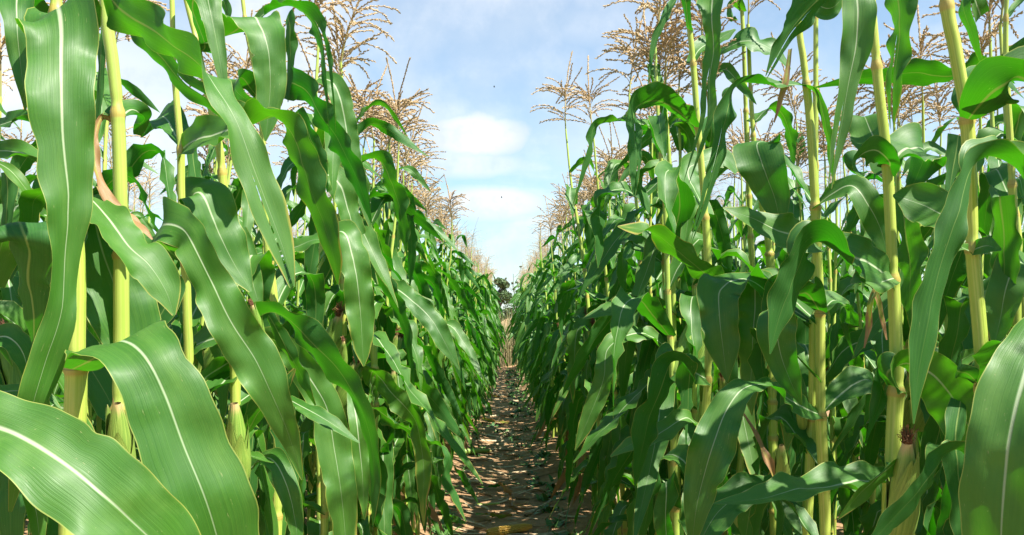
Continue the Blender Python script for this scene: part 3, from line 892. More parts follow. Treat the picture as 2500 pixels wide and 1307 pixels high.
    D.leaf((580, 560, .1, 45, 20), (600, 620, .1, 60, 15), (620, 700, .1, 50, 15), (640, 770, .1, 5, 15), join=False)

    E = Near('maize plant with a dark drooping flag leaf behind the folded blade of its neighbour', 2.3,
             [(588, -40, 11), (603, 80, 12), (622, 170, 13), (633, 250, 14), (641, 340, 14), (648, 500, 22), (656, 640, 24), (668, 740, 26), (680, 1000, 28)], (45, 235, 640, 900),
             ears=[(800, 905, 790, 822, -.1, True, .8), (838, 900, 838, 815, -.1, True, .8)], seed=5)
    E.leaf((630, 240, 0, 35, 150), (592, 192, -.08, 50, 140), (574, 220, -.13, 48, 70), (608, 246, -.15, 35, 40), (640, 240, -.15, 4, 40))
    E.leaf((606, 90, 0, 20, 60), (640, 38, .0, 32, 70), (692, 18, -.05, 45, 75), (745, 30, -.1, 52, 120), (776, 75, -.12, 52, 155), (793, 140, -.12, 36, 150), (803, 220, -.12, 20, 150), (812, 325, -.1, 3, 150), slit=(.2, .5, .12))
    E.leaf((700, 40, .05, 30, 120), (708, 68, .03, 40, 165), (708, 130, .02, 40, 165), (705, 200, .02, 22, 165), (703, 250, .02, 3, 165), join=False)
    E.leaf((640, 300, .1, 30, 60), (690, 215, .05, 45, 100), (735, 212, 0, 80, 160), (790, 290, -.03, 85, 165), (840, 370, -.03, 80, 165), (880, 460, -.03, 55, 160), (907, 545, -.03, 5, 160))
    E.leaf((725, 270, .2, 45, 165), (755, 330, .2, 55, 165), (785, 400, .2, 40, 165), (800, 470, .2, 5, 165), join=False)
    E.leaf((780, 190, .35, 40, 40), (815, 205, .33, 55, 20), (838, 270, .33, 62, 12), (855, 370, .33, 55, 12), (880, 460, .33, 45, 12), (905, 560, .33, 5, 12), join=False)
    E.leaf((760, 450, .3, 30, 60), (800, 428, .3, 62, 40), (832, 455, .3, 74, 15), (852, 520, .3, 60, 20), (880, 600, .3, 42, 35), (922, 695, .3, 5, 30), join=False)
    E.leaf((780, 640, -.15, 30, 80), (815, 580, -.2, 50, 80), (845, 575, -.23, 70, 40), (866, 650, -.25, 82, 8), (880, 760, -.25, 80, 8), (885, 850, -.25, 50, 8), (888, 895, -.25, 4, 8), join=False, keel=.14)
    E.leaf((660, 620, -.02, 30, 60), (720, 605, -.08, 40, 50), (770, 585, -.1, 35, 60), (800, 600, -.1, 15, 80), (810, 640, -.1, 4, 90))
    E.leaf((860, 960, .05, 30, 20), (872, 1040, .0, 52, 10), (882, 1130, .0, 52, 10), (888, 1220, .0, 26, 10), (890, 1270, .0, 3, 10), join=False)

    G = Near('maize plant with a dark-backed blade folded over beside the first tall tassels on the left', 3.0,
             [(832, 150, 7), (845, 330, 9), (870, 430, 12), (895, 560, 16), (905, 760, 20), (915, 1000, 22)], (400, 600, 800), seed=6, top=2.3, ears=[(950, 990, 962, 895, -.1, True, .9)])
    G.leaf((872, 405, 0, 30, 60), (905, 388, -.05, 45, 80), (940, 410, -.1, 62, 155), (968, 480, -.1, 60, 162), (985, 560, -.1, 42, 160), (993, 625, -.1, 4, 160))
    G.leaf((900, 560, .0, 25, 60), (940, 480, .1, 35, 60), (978, 462, .1, 40, 110), (1000, 540, .1, 42, 160), (1004, 640, .1, 30, 160), (1000, 700, .1, 4, 160))
    G.leaf((905, 690, 0, 30, 60), (955, 700, -.05, 42, 45), (1003, 732, -.1, 52, 25), (1050, 775, -.12, 58, 15), (1085, 835, -.13, 52, 15), (1122, 903, -.13, 4, 10), keel=.14)
    G.leaf((895, 640, -.2, 30, 150), (915, 660, -.25, 55, 160), (950, 712, -.28, 62, 165), (985, 785, -.28, 40, 160), (998, 850, -.28, 24, 150), (1012, 960, -.28, 4, 150))
    G.leaf((905, 930, -.3, 20, 60), (912, 905, -.35, 36, 60), (947, 950, -.4, 62, 25), (987, 990, -.43, 58, 25), (1018, 1040, -.45, 26, 60), (1030, 1100, -.45, 44, 15), (1035, 1160, -.45, 46, 8), (1033, 1220, -.45, 26, 8), (1035, 1285, -.45, 3, 8), m=M_LEAF2)
    G.leaf((915, 1000, -.1, 25, 60), (1000, 1050, -.15, 30, 60), (1050, 1072, -.2, 32, 60), (1098, 1110, -.22, 26, 150), (1088, 1160, -.22, 26, 120), (1110, 1210, -.22, 26, 150), (1138, 1275, -.22, 3, 150), ruffle=.35)
    G.leaf((845, 320, .0, 20, 60), (870, 300, -.05, 25, 80), (905, 262, -.08, 24, 90), (935, 255, -.1, 18, 150), (970, 295, -.1, 14, 150), (995, 335, -.1, 2, 150))

    # ---------------- right-hand row
    P1 = Near('maize plant in the right row with an ageing orange-edged leaf hanging from its stem', 2.2,
              [(1670, -40, 13), (1690, 130, 16), (1703, 300, 17), (1720, 500, 19), (1730, 700, 21), (1728, 925, 21), (1722, 1100, 24)], (155, 310, 530, 925), seed=11,
              ears=[(1782, 1010, 1766, 938, -.1, True, 1.25)])
    P1.leaf((1702, 314, 0, 15, 110), (1655, 275, -.05, 46, 120), (1605, 243, -.1, 78, 125), (1560, 258, -.13, 70, 105), (1548, 300, -.15, 66, 168), (1553, 380, -.15, 52, 170), (1550, 440, -.15, 32, 170), (1548, 480, -.15, 3, 170), slit=(.1, .55, .10))
    P1.leaf((1680, 60, -.02, 20, 150), (1668, -30, -.05, 30, 150), (1650, 0, -.1, 26, 165), (1618, 50, -.14, 30, 165), (1596, 115, -.15, 24, 165), (1582, 205, -.15, 2, 165))
    P1.leaf((1688, 155, 0, 20, 50), (1710, 120, .05, 42, 40), (1750, 98, .08, 40, 50), (1795, 72, .1, 6, 50))
    P1.leaf((1780, -40, -.1, 40, 120), (1745, -20, -.15, 52, 60), (1738, 40, -.18, 50, 10), (1742, 120, -.18, 40, 30), (1730, 200, -.18, 40, 15), (1730, 275, -.18, 34, 20), (1708, 350, -.18, 20, 30), (1676, 445, -.18, 2, 30), slit=(.1, .5, .10), join=False)
    P1.leaf((1728, 928, 0, 25, 55), (1695, 908, -.05, 62, 30), (1655, 880, -.1, 62, 65), (1627, 908, -.15, 76, 145), (1602, 980, -.16, 82, 165), (1577, 1050, -.16, 92, 165), (1562, 1120, -.16, 55, 165), (1550, 1190, -.16, 4, 165), m=M_LEAF2, label='ageing leaf with an orange edge')
    P1.leaf((1722, 520, 0, 30, 60), (1680, 420, .1, 52, 35), (1715, 398, .14, 72, 25), (1765, 385, .16, 55, 40), (1800, 420, .16, 20, 60))
    P1.leaf((1730, 700, .0, 40, 140), (1790, 716, -.1, 62, 150), (1712, 662, -.2, 78, 158), (1652, 610, -.22, 76, 158), (1602, 572, -.23, 55, 130), (1562, 560, -.22, 45, 55), (1508, 553, -.2, 3, 50), join=False)
    P1.leaf((1724, 1090, 0, 30, 60), (1680, 1020, -.05, 30, 50), (1610, 1060, -.1, 55, 40), (1540, 1085, -.12, 40, 40), (1490, 1115, -.12, 4, 40))

    P2 = Near('maize plant in the right row carrying a folded dark leaf at its middle node', 1.75,
              [(1950, 60, 17), (1962, 150, 19), (1978, 300, 22), (1990, 490, 27), (1995, 610, 26), (2002, 760, 25), (2003, 900, 26), (2004, 1015, 29), (2012, 1200, 30), (2015, 1340, 30)], (205, 505, 765, 1015), seed=12,
              ears=[(1960, 1045, 1953, 972, .1, True, 1.0), (1912, 1190, 1908, 1075, -.15, False, .9)])
    P2.leaf((1962, 208, 0, 20, 80), (1910, 206, -.05, 24, 70), (1850, 203, -.1, 32, 65), (1798, 210, -.15, 55, 100), (1776, 270, -.18, 62, 155), (1760, 350, -.18, 54, 160), (1740, 425, -.18, 48, 160), (1715, 510, -.18, 28, 160), (1688, 590, -.18, 2, 160), slit=(-.2, .6, .1))
    P2.leaf((1962, 208, .0, 20, 60), (2000, 240, -.03, 26, 130), (2018, 320, -.04, 28, 150), (2030, 400, -.04, 18, 150), (2036, 450, -.04, 2, 150))
    P2.leaf((1985, 500, .05, 30, 70), (1900, 370, .12, 40, 90), (1848, 348, .1, 118, 30), (1870, 425, .08, 118, 6), (1893, 490, .08, 84, 8), (1908, 565, .08, 5, 10), keel=.14)
    P2.leaf((1994, 590, 0, 55, 50), (1950, 578, -.03, 84, 30), (1900, 564, -.06, 88, 28), (1845, 536, -.08, 56, 35), (1800, 520, -.1, 30, 40), (1765, 507, -.1, 2, 40), keel=.14)
    P2.leaf((1988, 508, 0, 25, 80), (2032, 474, -.03, 42, 65), (2082, 455, -.06, 62, 35), (2120, 500, -.08, 78, 12), (2150, 560, -.08, 72, 12), (2172, 645, -.08, 20, 15))
    P2.leaf((2004, 765, 0, 35, 155), (1968, 718, -.05, 84, 150), (1922, 728, -.1, 96, 105), (1898, 790, -.12, 100, 18), (1904, 860, -.12, 98, 12), (1930, 930, -.12, 60, 15), (1957, 990, -.12, 3, 15))
    P2.leaf((2006, 1014, 0, 15, 60), (1962, 996, -.05, 58, 35), (1912, 965, -.1, 48, 55), (1866, 938, -.16, 30, 85), (1815, 950, -.2, 58, 35), (1772, 1005, -.23, 98, 12), (1745, 1075, -.25, 122, 4), (1722, 1150, -.25, 112, 4), (1702, 1230, -.25, 76, 8), (1692, 1310, -.24, 30, 10), (1690, 1370, -.22, 3, 10), keel=.15)
    P2.leaf((2008, 1008, 0, 20, 60), (2050, 965, .03, 76, 28), (2098, 930, .05, 78, 35), (2128, 935, .06, 40, 90), (2125, 985, .06, 40, 150), (2110, 1040, .06, 4, 150))
    P2.leaf((2003, 770, .0, 25, 60), (2035, 735, .05, 34, 60), (2075, 752, .06, 36, 70), (2086, 800, .06, 34, 140), (2060, 790, .05, 24, 150), (2085, 870, .06, 3, 150))
    P2.leaf((2010, 1195, 0, 40, 50), (1960, 1190, .1, 50, 50), (1850, 1190, .05, 70, 35), (1775, 1228, .0, 100, 25), (1722, 1300, -.03, 80, 25), (1690, 1380, -.03, 5, 30))
    P2.leaf((1930, 120, -.02, 10, 30), (1918, 200, -.05, 16, 30), (1905, 250, -.05, 14, 40), (1890, 300, -.05, 2, 30), m=M_DRY, join=False, label='dead yellow-brown leaf tip')
    P2.leaf((2070, -60, -.25, 70, 175), (1995, 0, -.26, 105, 172), (1930, 78, -.26, 82, 170), (1893, 140, -.26, 42, 170), (1870, 190, -.26, 2, 170), slit=(.2, .4, .14), join=False)
    P2.leaf((1960, -50, -.2, 30, 40), (1990, 5, -.22, 50, 30), (2030, 20, -.22, 52, 30), (2070, -20, -.2, 20, 40), join=False)
    P2.leaf((1995, 610, .05, 30, 60), (1940, 660, .1, 30, 150), (1900, 700, .12, 60, 150), (1885, 800, .12, 60, 160), (1870, 900, .12, 4, 160), join=False)

    P2b = Near('second thinner maize stem standing just left of the plant with the folded dark leaf', 1.85,
               [(1990, 640, 20), (1986, 780, 22), (1984, 990, 25), (1976, 1160, 28), (1970, 1340, 29)], (770, 1020), seed=13, top=2.2)
    P2b.leaf((1986, 800, 0, 30, 40), (1910, 700, .1, 60, 60), (1850, 695, .12, 96, 30), (1842, 770, .1, 88, 8), (1836, 870, .1, 72, 8), (1832, 960, .1, 42, 8), (1836, 1015, .1, 3, 8), corr=.07, label='pale leaf with fine cross wrinkles')
    P2b.leaf((1986, 790, 0, 30, 60), (1830, 690, .1, 60, 70), (1760, 702, .08, 100, 30), (1757, 770, .06, 108, 6), (1765, 850, .05, 92, 6), (1776, 935, .05, 4, 10))
    P2b.leaf((1984, 1000, 0, 30, 50), (1975, 880, .1, 70, 20), (1950, 930, .1, 90, 10), (1930, 1020, .1, 60, 10), (1920, 1100, .1, 4, 10), join=False)
    P2b.leaf((1900, 1190, -.2, 10, 20), (1880, 1140, -.2, 17, 40), (1850, 1070, -.18, 16, 30), (1812, 1005, -.15, 4, 20), m=M_DRY, join=False, ruffle=.7, keel=.9, label='dry streaked husk leaf')

    P3 = Near('maize plant in the right row with a cupped leaf clasping its stem high up', 1.45,
              [(2125, -40, 22), (2135, 100, 25), (2147, 230, 27), (2165, 390, 28), (2180, 670, 31), (2188, 850, 37), (2188, 950, 42), (2180, 1100, 42), (2172, 1340, 44)], (395, 680, 955), seed=14,
              ears=[(2195, 1310, 2212, 1112, -.15, True, 1.15)])
    P3.leaf((2176, 402, .02, 60, 60), (2205, 365, .05, 100, 45), (2252, 368, .1, 80, 85), (2238, 430, .12, 85, 155), (2212, 475, .12, 8, 160))
    P3.leaf((2172, 396, -.02, 50, 30), (2140, 368, -.06, 66, 20), (2105, 380, -.07, 60, 60), (2080, 415, -.04, 50, 130), (2110, 425, .0, 20, 150))
    P3.leaf((2170, 400, .04, 60, 40), (2130, 330, .1, 95, 20), (2110, 285, .16, 50, 60), (2100, 310, .22, 60, 150))
    P3.leaf((2160, -60, -.2, 90, 20), (2098, -50, -.26, 92, 12), (2096, 30, -.28, 90, 10), (2090, 110, -.28, 78, 10), (2072, 200, -.28, 54, 15), (2055, 300, -.28, 44, 15), (2038, 385, -.28, 22, 15), (2026, 460, -.28, 2, 15), slit=(.1, .7, .06), join=False)
    P3.leaf((2180, -60, .1, 100, 172), (2197, 20, .08, 98, 172), (2194, 90, .08, 82, 172), (2183, 180, .08, 62, 170), (2180, 250, .08, 44, 170), (2178, 315, .08, 3, 170), slit=(-.1, .4, .05), join=False, m=M_LEAF2)
    P3.leaf((2180, 688, 0, 35, 50), (2140, 655, -.03, 84, 40), (2080, 625, -.08, 98, 40), (2020, 600, -.12, 82, 60), (1975, 604, -.15, 92, 115), (1945, 655, -.15, 124, 160), (1920, 725, -.15, 112, 162), (1896, 800, -.15, 60, 160), (1880, 865, -.15, 4, 160))
    P3.leaf((2182, 680, -.01, 40, 30), (2140, 690, -.05, 50, 40), (2095, 680, -.06, 30, 60), (2075, 690, -.05, 4, 60))
    P3.leaf((2192, 958, .0, 40, 150), (2168, 912, -.05, 66, 115), (2212, 886, -.08, 74, 50), (2275, 912, -.1, 125, 18), (2330, 980, -.1, 150, 10), (2375, 1065, -.1, 120, 12), (2410, 1160, -.1, 40, 15), keel=.12)
    P3.leaf((2190, 950, .02, 40, 150), (2145, 890, .03, 50, 160), (2150, 960, .0, 60, 165), (2130, 1030, .0, 20, 165), (2110, 1090, .0, 3, 165))
    P3.leaf((2195, 470, .12, 60, 172), (2210, 540, .1, 92, 174), (2218, 630, .1, 96, 174), (2222, 720, .1, 80, 172), (2225, 810, .1, 6, 170), join=False)
    P3.leaf((2180, 1170, 0, 40, 50), (2100, 1178, -.05, 72, 55), (1980, 1192, -.1, 66, 58), (1860, 1216, -.12, 50, 58), (1742, 1230, -.12, 2, 50), keel=.5)
    P3.leaf((2180, 1150, -.12, 30, 50), (2192, 1122, -.16, 22, 60), (2150, 1160, -.18, 36, 50), (2100, 1208, -.18, 36, 50), (2045, 1268, -.18, 2, 50), join=False, keel=.5)
    P3.leaf((2150, 690, .05, 14, 20), (2125, 740, .05, 22, 30), (2120, 800, .05, 12, 30), (2110, 850, .05, 2, 30), m=M_DRY, join=False, ruffle=.5, label='withered straw-coloured leaf')
    P3.leaf((2135, 700, .05, 10, 20), (2150, 760, .05, 18, 30), (2165, 830, .05, 2, 30), m=M_DRY, join=False, ruffle=.5, label='withered straw-coloured leaf')

    P4 = Near('thick-stemmed maize plant with a broad dark leaf clasping it near the top', 1.22,
              [(2305, -40, 34), (2332, 120, 35), (2360, 290, 35), (2368, 440, 37), (2374, 600, 36), (2394, 830, 39), (2400, 945, 42), (2395, 1150, 40), (2385, 1340, 40)], (292, 605, 945, 1150), seed=15)
    P4.leaf((2364, 292, -.01, 50, 172), (2398, 250, -.06, 115, 170), (2440, 214, -.1, 152, 165), (2492, 195, -.1, 140, 125), (2545, 235, -.05, 120, 60), (2580, 330, 0, 40, 40), under=155)
    P4.leaf((2366, 292, .01, 50, 165), (2348, 220, .03, 70, 165), (2395, 175, .08, 60, 150), (2450, 190, .12, 30, 120), (2500, 240, .14, 5, 100))
    P4.leaf((2600, 500, .0, 60, 60), (2550, 430, -.06, 90, 50), (2475, 398, -.15, 92, 55), (2410, 386, -.2, 76, 75), (2364, 425, -.24, 84, 145), (2335, 530, -.26, 82, 164), (2302, 640, -.26, 98, 166), (2272, 750, -.26, 108, 166), (2250, 860, -.26, 86, 166), (2238, 950, -.26, 45, 165), (2231, 1035, -.26, 2, 165), join=False)
    P4.leaf((2366, 605, .02, 40, 60), (2325, 545, .06, 104, 30), (2275, 510, .1, 124, 18), (2218, 488, .12, 90, 25), (2180, 478, .12, 5, 30), keel=.14)
    P4.leaf((2380, 610, -.01, 40, 40), (2410, 600, -.04, 50, 30), (2445, 610, -.05, 6, 40))
    P4.leaf((2366, 612, -.01, 30, 40), (2340, 605, -.03, 24, 40), (2320, 625, -.03, 4, 40))
    P4.leaf((2400, 948, 0, 40, 172), (2430, 895, -.06, 74, 168), (2452, 838, -.12, 90, 100), (2505, 835, -.16, 110, 40), (2550, 920, -.17, 100, 20), (2580, 1030, -.16, 20, 20))
    P4.leaf((2396, 945, .01, 40, 170), (2365, 915, -.02, 50, 160), (2335, 905, -.02, 20, 120), (2350, 880, .02, 30, 60), (2400, 850, .06, 20, 50))
    P4.leaf((2600, 760, -.3, 100, 30), (2545, 820, -.34, 150, 15), (2500, 930, -.37, 185, 8), (2462, 1080, -.39, 210, 8), (2448, 1230, -.39, 215, 8), (2445, 1400, -.38, 160, 10), (2450, 1560, -.36, 20, 10), keel=.1, ruffle=.06, join=False)
    P4.leaf((2394, 1160, 0, 35, 125), (2368, 1112, -.04, 74, 100), (2315, 1104, -.08, 64, 75), (2275, 1150, -.11, 68, 152), (2225, 1222, -.13, 68, 158), (2160, 1290, -.13, 56, 158), (2100, 1355, -.13, 4, 155))
    P4.leaf((2560, 680, .3, 50, 60), (2490, 640, .26, 74, 45), (2458, 700, .24, 90, 12), (2440, 785, .24, 72, 12), (2424, 860, .24, 4, 15), join=False)
    P4.leaf((2340, 330, .3, 60, 172), (2330, 400, .3, 70, 172), (2318, 470, .3, 30, 172), (2312, 520, .3, 3, 172), join=False)
    P4.leaf((2395, 40, .1, 40, 30), (2365, -30, .06, 50, 60), (2352, 10, .03, 52, 165), (2372, 80, .02, 36, 165), (2395, 150, .02, 12, 165), (2400, 175, .02, 2, 165), join=False)
    P4.leaf((2440, 480, .25, 90, 172), (2450, 600, .25, 100, 172), (2455, 720, .25, 60, 172), (2450, 800, .25, 4, 172), join=False)
    P4.leaf((2345, 980, .12, 60, 170), (2335, 1060, .1, 80, 170), (2340, 1150, .1, 80, 170), (2350, 1300, .1, 60, 170), (2350, 1400, .1, 10, 170), join=False)

    P5 = Near('maize plant with a level strap leaf stretched leftward across the sky beside the thick stem', 1.75,
              [(2462, -60, 11), (2456, 40, 12), (2457, 180, 15), (2470, 420, 20), (2480, 700, 24), (2485, 1000, 28)], (45, 200, 450, 700), seed=16)
    P5.leaf((2460, 205, 0, 25, 110), (2400, 165, -.03, 52, 115), (2325, 184, -.05, 74, 145), (2262, 182, -.06, 76, 152), (2205, 181, -.06, 74, 152), (2110, 190, -.05, 48, 150), (1985, 215, -.03, 2, 150), keel=.1)
    P5.leaf((2458, 45, 0, 14, 50), (2485, 10, .02, 18, 50), (2530, -50, .04, 8, 50))

    P6 = Near('pair-topped maize plant in the right row whose upper leaf arches left over the pale tassels', 3.0,
              [(1604, 250, 9), (1608, 310, 9), (1612, 430, 11), (1622, 640, 15), (1632, 900, 18)], (300, 440, 640), seed=17, top=2.25)
    P6.leaf((1606, 310, 0, 22, 60), (1550, 300, -.1, 30, 70), (1490, 298, -.15, 34, 90), (1450, 312, -.2, 28, 130), (1443, 360, -.2, 26, 155), (1422, 430, -.2, 16, 150), (1397, 505, -.2, 2, 150))
    P6.leaf((1612, 440, 0, 20, 60), (1562, 478, -.02, 26, 60), (1515, 462, -.08, 42, 45), (1472, 478, -.1, 46, 75), (1464, 535, -.12, 52, 160), (1464, 600, -.12, 36, 160), (1460, 655, -.12, 3, 160))
    P6.leaf((1620, 740, 0, 20, 60), (1545, 740, -.1, 32, 45), (1485, 755, -.12, 46, 28), (1422, 779, -.13, 2, 30))
    P6.leaf((1625, 850, -.1, 20, 60), (1575, 815, -.15, 36, 60), (1522, 824, -.2, 46, 45), (1482, 855, -.24, 48, 30), (1475, 920, -.26, 52, 12), (1450, 990, -.26, 52, 10), (1425, 1050, -.26, 36, 12), (1404, 1100, -.26, 3, 15))
    P6.leaf((1618, 320, .0, 22, 60), (1645, 300, .05, 34, 110), (1680, 335, .08, 48, 155), (1690, 400, .08, 45, 160), (1690, 460, .08, 4, 160))
    P6.leaf((1615, 640, .0, 20, 60), (1560, 600, .05, 40, 40), (1530, 590, .05, 45, 60), (1520, 650, .05, 48, 160), (1525, 730, .05, 4, 160))

    P7 = Near('slim maize stem close beside the pair-topped plant in the right row', 2.9,
              [(1628, 300, 9), (1636, 430, 12), (1642, 640, 15), (1645, 850, 17)], (310, 455, 660), seed=18, top=2.2)
    P7.leaf((1632, 400, 0, 20, 60), (1590, 410, -.03, 40, 50), (1565, 440, -.05, 45, 120), (1575, 490, -.05, 35, 160), (1590, 530, -.05, 3, 160))
    P7.leaf((1640, 560, 0, 25, 60), (1700, 640, .0, 40, 150), (1760, 690, .0, 40, 150), (1800, 760, .0, 3, 150))
    P7.leaf((1645, 860, 0, 25, 60), (1560, 960, .0, 30, 60), (1480, 1040, -.05, 40, 60), (1400, 1130, -.1, 3, 60))

    P8 = Near('maize plant with a short pale level leaf standing behind the right row against the sky', 3.1,
              [(1808, -40, 10), (1816, 120, 11), (1822, 300, 13), (1832, 560, 15), (1838, 800, 18)], (20, 270, 480), seed=19)
    P8.leaf((1814, 100, 0, 20, 50), (1770, 118, -.1, 36, 40), (1825, 100, -.15, 48, 55), (1885, 122, -.16, 40, 60), (1930, 170, -.16, 4, 60), join=False)
    P8.leaf((1814, 30, 0, 20, 150), (1790, 0, -.05, 40, 160), (1785, 40, -.08, 30, 160), (1800, 50, -.08, 4, 160))
    P9 = Near('slim maize plant close beside the one with the short pale level leaf', 3.0,
              [(1826, 60, 10), (1834, 250, 12), (1848, 420, 14), (1878, 610, 22), (1882, 800, 24)], (330, 620), seed=20, top=2.35)
    P9.leaf((1840, 300, 0, 25, 60), (1890, 260, .05, 40, 150), (1930, 330, .06, 42, 165), (1935, 430, .06, 5, 165))
    return
near_plants()

# ------------------------------------------------------------------ the rows of maize
def copy_plant(proto, loc, rotz, scale, first):
    root, parts, subs = proto
    if first:
        r = root; COL.objects.link(r)
        for p in parts: COL.objects.link(p)
        for p in subs: COL.objects.link(p)
    else:
        r = root.copy(); COL.objects.link(r)
        m = {}
        for p in parts:
            c = p.copy(); c.parent = r; COL.objects.link(c); m[p] = c
        for p in subs:
            c = p.copy(); c.parent = m[p.parent]; COL.objects.link(c)
    r.location = loc; r.rotation_euler = (0, 0, rotz); r.scale = (scale,) * 3
    return r

def rows():
    rng = np.random.default_rng(55)
    protos = [make_plant(400 + i) for i in range(9)]
    used = set()
    lows = [low_plant(400 + i) for i in range(9)]
    low_me = [g.mesh('maize_plant', LOW_MATS) for g in lows]
    stuff = Geo()
    END = 23.5
    def one(x, y, full, label, group, sc=None):
        i = int(rng.integers(9))
        sc = sc or rng.uniform(.90, 1.08)
        loc = (x, y, gz(x, y) - .01); rz = rng.uniform(0, 6.28)
        if full:
            o = copy_plant(protos[i], loc, rz, sc, i not in used)
            used.add(i)
        else:
            o = put('maize_plant', low_me[i], None, loc); o.rotation_euler = (0, 0, rz); o.scale = (sc,) * 3
        o.rotation_euler[0] = rng.normal(0, .03) * .6; o.rotation_euler[1] = rng.normal(0, .03) * .6
        thing(o, label, 'maize plant', group)
    def mass(x, y):
        i = int(rng.integers(9)); sc = rng.uniform(.92, 1.05); a = rng.uniform(0, 6.28)
        M = np.eye(4); c, s = math.cos(a), math.sin(a)
        M[:3, :3] = np.array([[c, -s, 0], [s, c, 0], [0, 0, 1]]) * sc
        M[:3, 3] = (x, y, -.03)
        add_geo(stuff, lows[i], M)
    # the two rows along the path
    for side, X, y0 in ((-1, -.60, 2.75), (1, .63, 2.75)):
        nm = 'left' if side < 0 else 'right'
        y = y0
        while y < END:
            x = X * (1 - .009 * y) + .011 * y + .06 * side * math.exp(-((y - 6) / 3.5) ** 2) + rng.normal(0, .045)
            near = y < 8.5
            if near:
                lab = 'leafy tasselled maize plant in the middle stretch of the %s-hand row by the path' % nm
                grp = 'maize plants in the %s row along the path' % nm
            else:
                lab = 'small distant maize plant in the far stretch of the %s-hand row lining the path' % nm
                grp = 'distant maize plants in the %s row along the path' % nm
            if y < 16.5:
                one(x, y, near, lab, grp, rng.uniform(.93, 1.08 if y < 4.5 else 1.0) if side > 0 else rng.uniform(.9, 1.06 if y < 3.6 else 1.0))
            else:
                mass(x, y)
            y += .155 * rng.uniform(.75, 1.25)
    # the rows behind them
    for side, xs in ((-1, (-1.38, -2.12, -2.86)), (1, (1.42, 2.16, 2.9))):
        nm = 'left' if side < 0 else 'right'
        for k, X in enumerate(xs):
            y = (1.15, 1.9, 2.6)[k]
            lim = (5.2, 4.6, 4.6)[k]
            while y < 13:
                x = X + rng.normal(0, .04)
                if y < lim:
                    one(x, y, True, 'maize plant standing %s behind the %s row, seen between its stems' % (('one row', 'two rows', 'three rows')[k], nm),
                        'maize plants %s behind the %s row' % (('one row', 'two rows', 'three rows')[k], nm))
                else:
                    mass(x, y)
                y += (.17 if side > 0 else .2, .22, .24)[k] * rng.uniform(.8, 1.2)
    for X in (-3.6, -4.35, -5.1, 3.65, 4.4, 5.15):
        y = 3.2
        while y < 11:
            mass(X + rng.normal(0, .05), y)
            y += .3 * rng.uniform(.8, 1.2)
    for x, y in ((.95, -.35), (.92, .0), (.98, .3), (1.42, -.2), (1.45, -.02), (1.42, .15), (1.45, .32), (1.4, .48), (1.44, .64), (1.46, .8), (1.43, .98), (1.6, .4), (1.62, .7), (1.6, 1.0), (1.12, .5), (1.17, .68)):
        one(x, y, True, 'unseen maize plant added level with the viewer to shade the right-hand row', 'unseen maize plants added beside the viewer')   # plants out of view, added for the shade they throw into the picture
    o = put('maize_field', stuff.mesh('maize_field', LOW_MATS))
    o['kind'] = 'stuff'
    thing(o, 'mass of maize plants filling the field behind the rows and at their far end', 'maize crop')
rows()


# ------------------------------------------------------------------ the end of the path, its litter, the far trees
def on_ground(px, py):
    """the ground point seen at a pixel of the photograph"""
    d = CM @ np.array([(px - 1250) / F, (653.5 - py) / F, -1.0])
    p = CAM + d * (CAMH / -d[2])
    for _ in range(4):
        h = gz(p[0], p[1]); p = CAM + d * ((CAMH - h) / -d[2])
    return p

def strip_geo(P, W, rng, lift=.0, nc=5, n=26, ruffle=.5, keel=.35, roll=None):
    Q, tt, L = catmull(np.array(P), n)
    T = vnorm(np.gradient(Q, axis=0))
    side = vnorm(np.cross(T, [0, 0, 1.0]))
    N = np.cross(side, T)
    a = (rng.normal(0, .5) + 1.1 * np.sin(tt * 1.7 + rng.uniform(0, 6))) if roll is None else roll + 0 * tt
    C = side * np.cos(a)[:, None] + N * np.sin(a)[:, None]
    w = np.interp(tt, np.linspace(0, len(P) - 1, 5), np.array([.6, 1, .95, .7, .08]) * W)
    g = Geo(); ribbon(g, Q, C, w, rng, keel=keel, ruffle=ruffle, wave=.07, nc=nc)
    return g

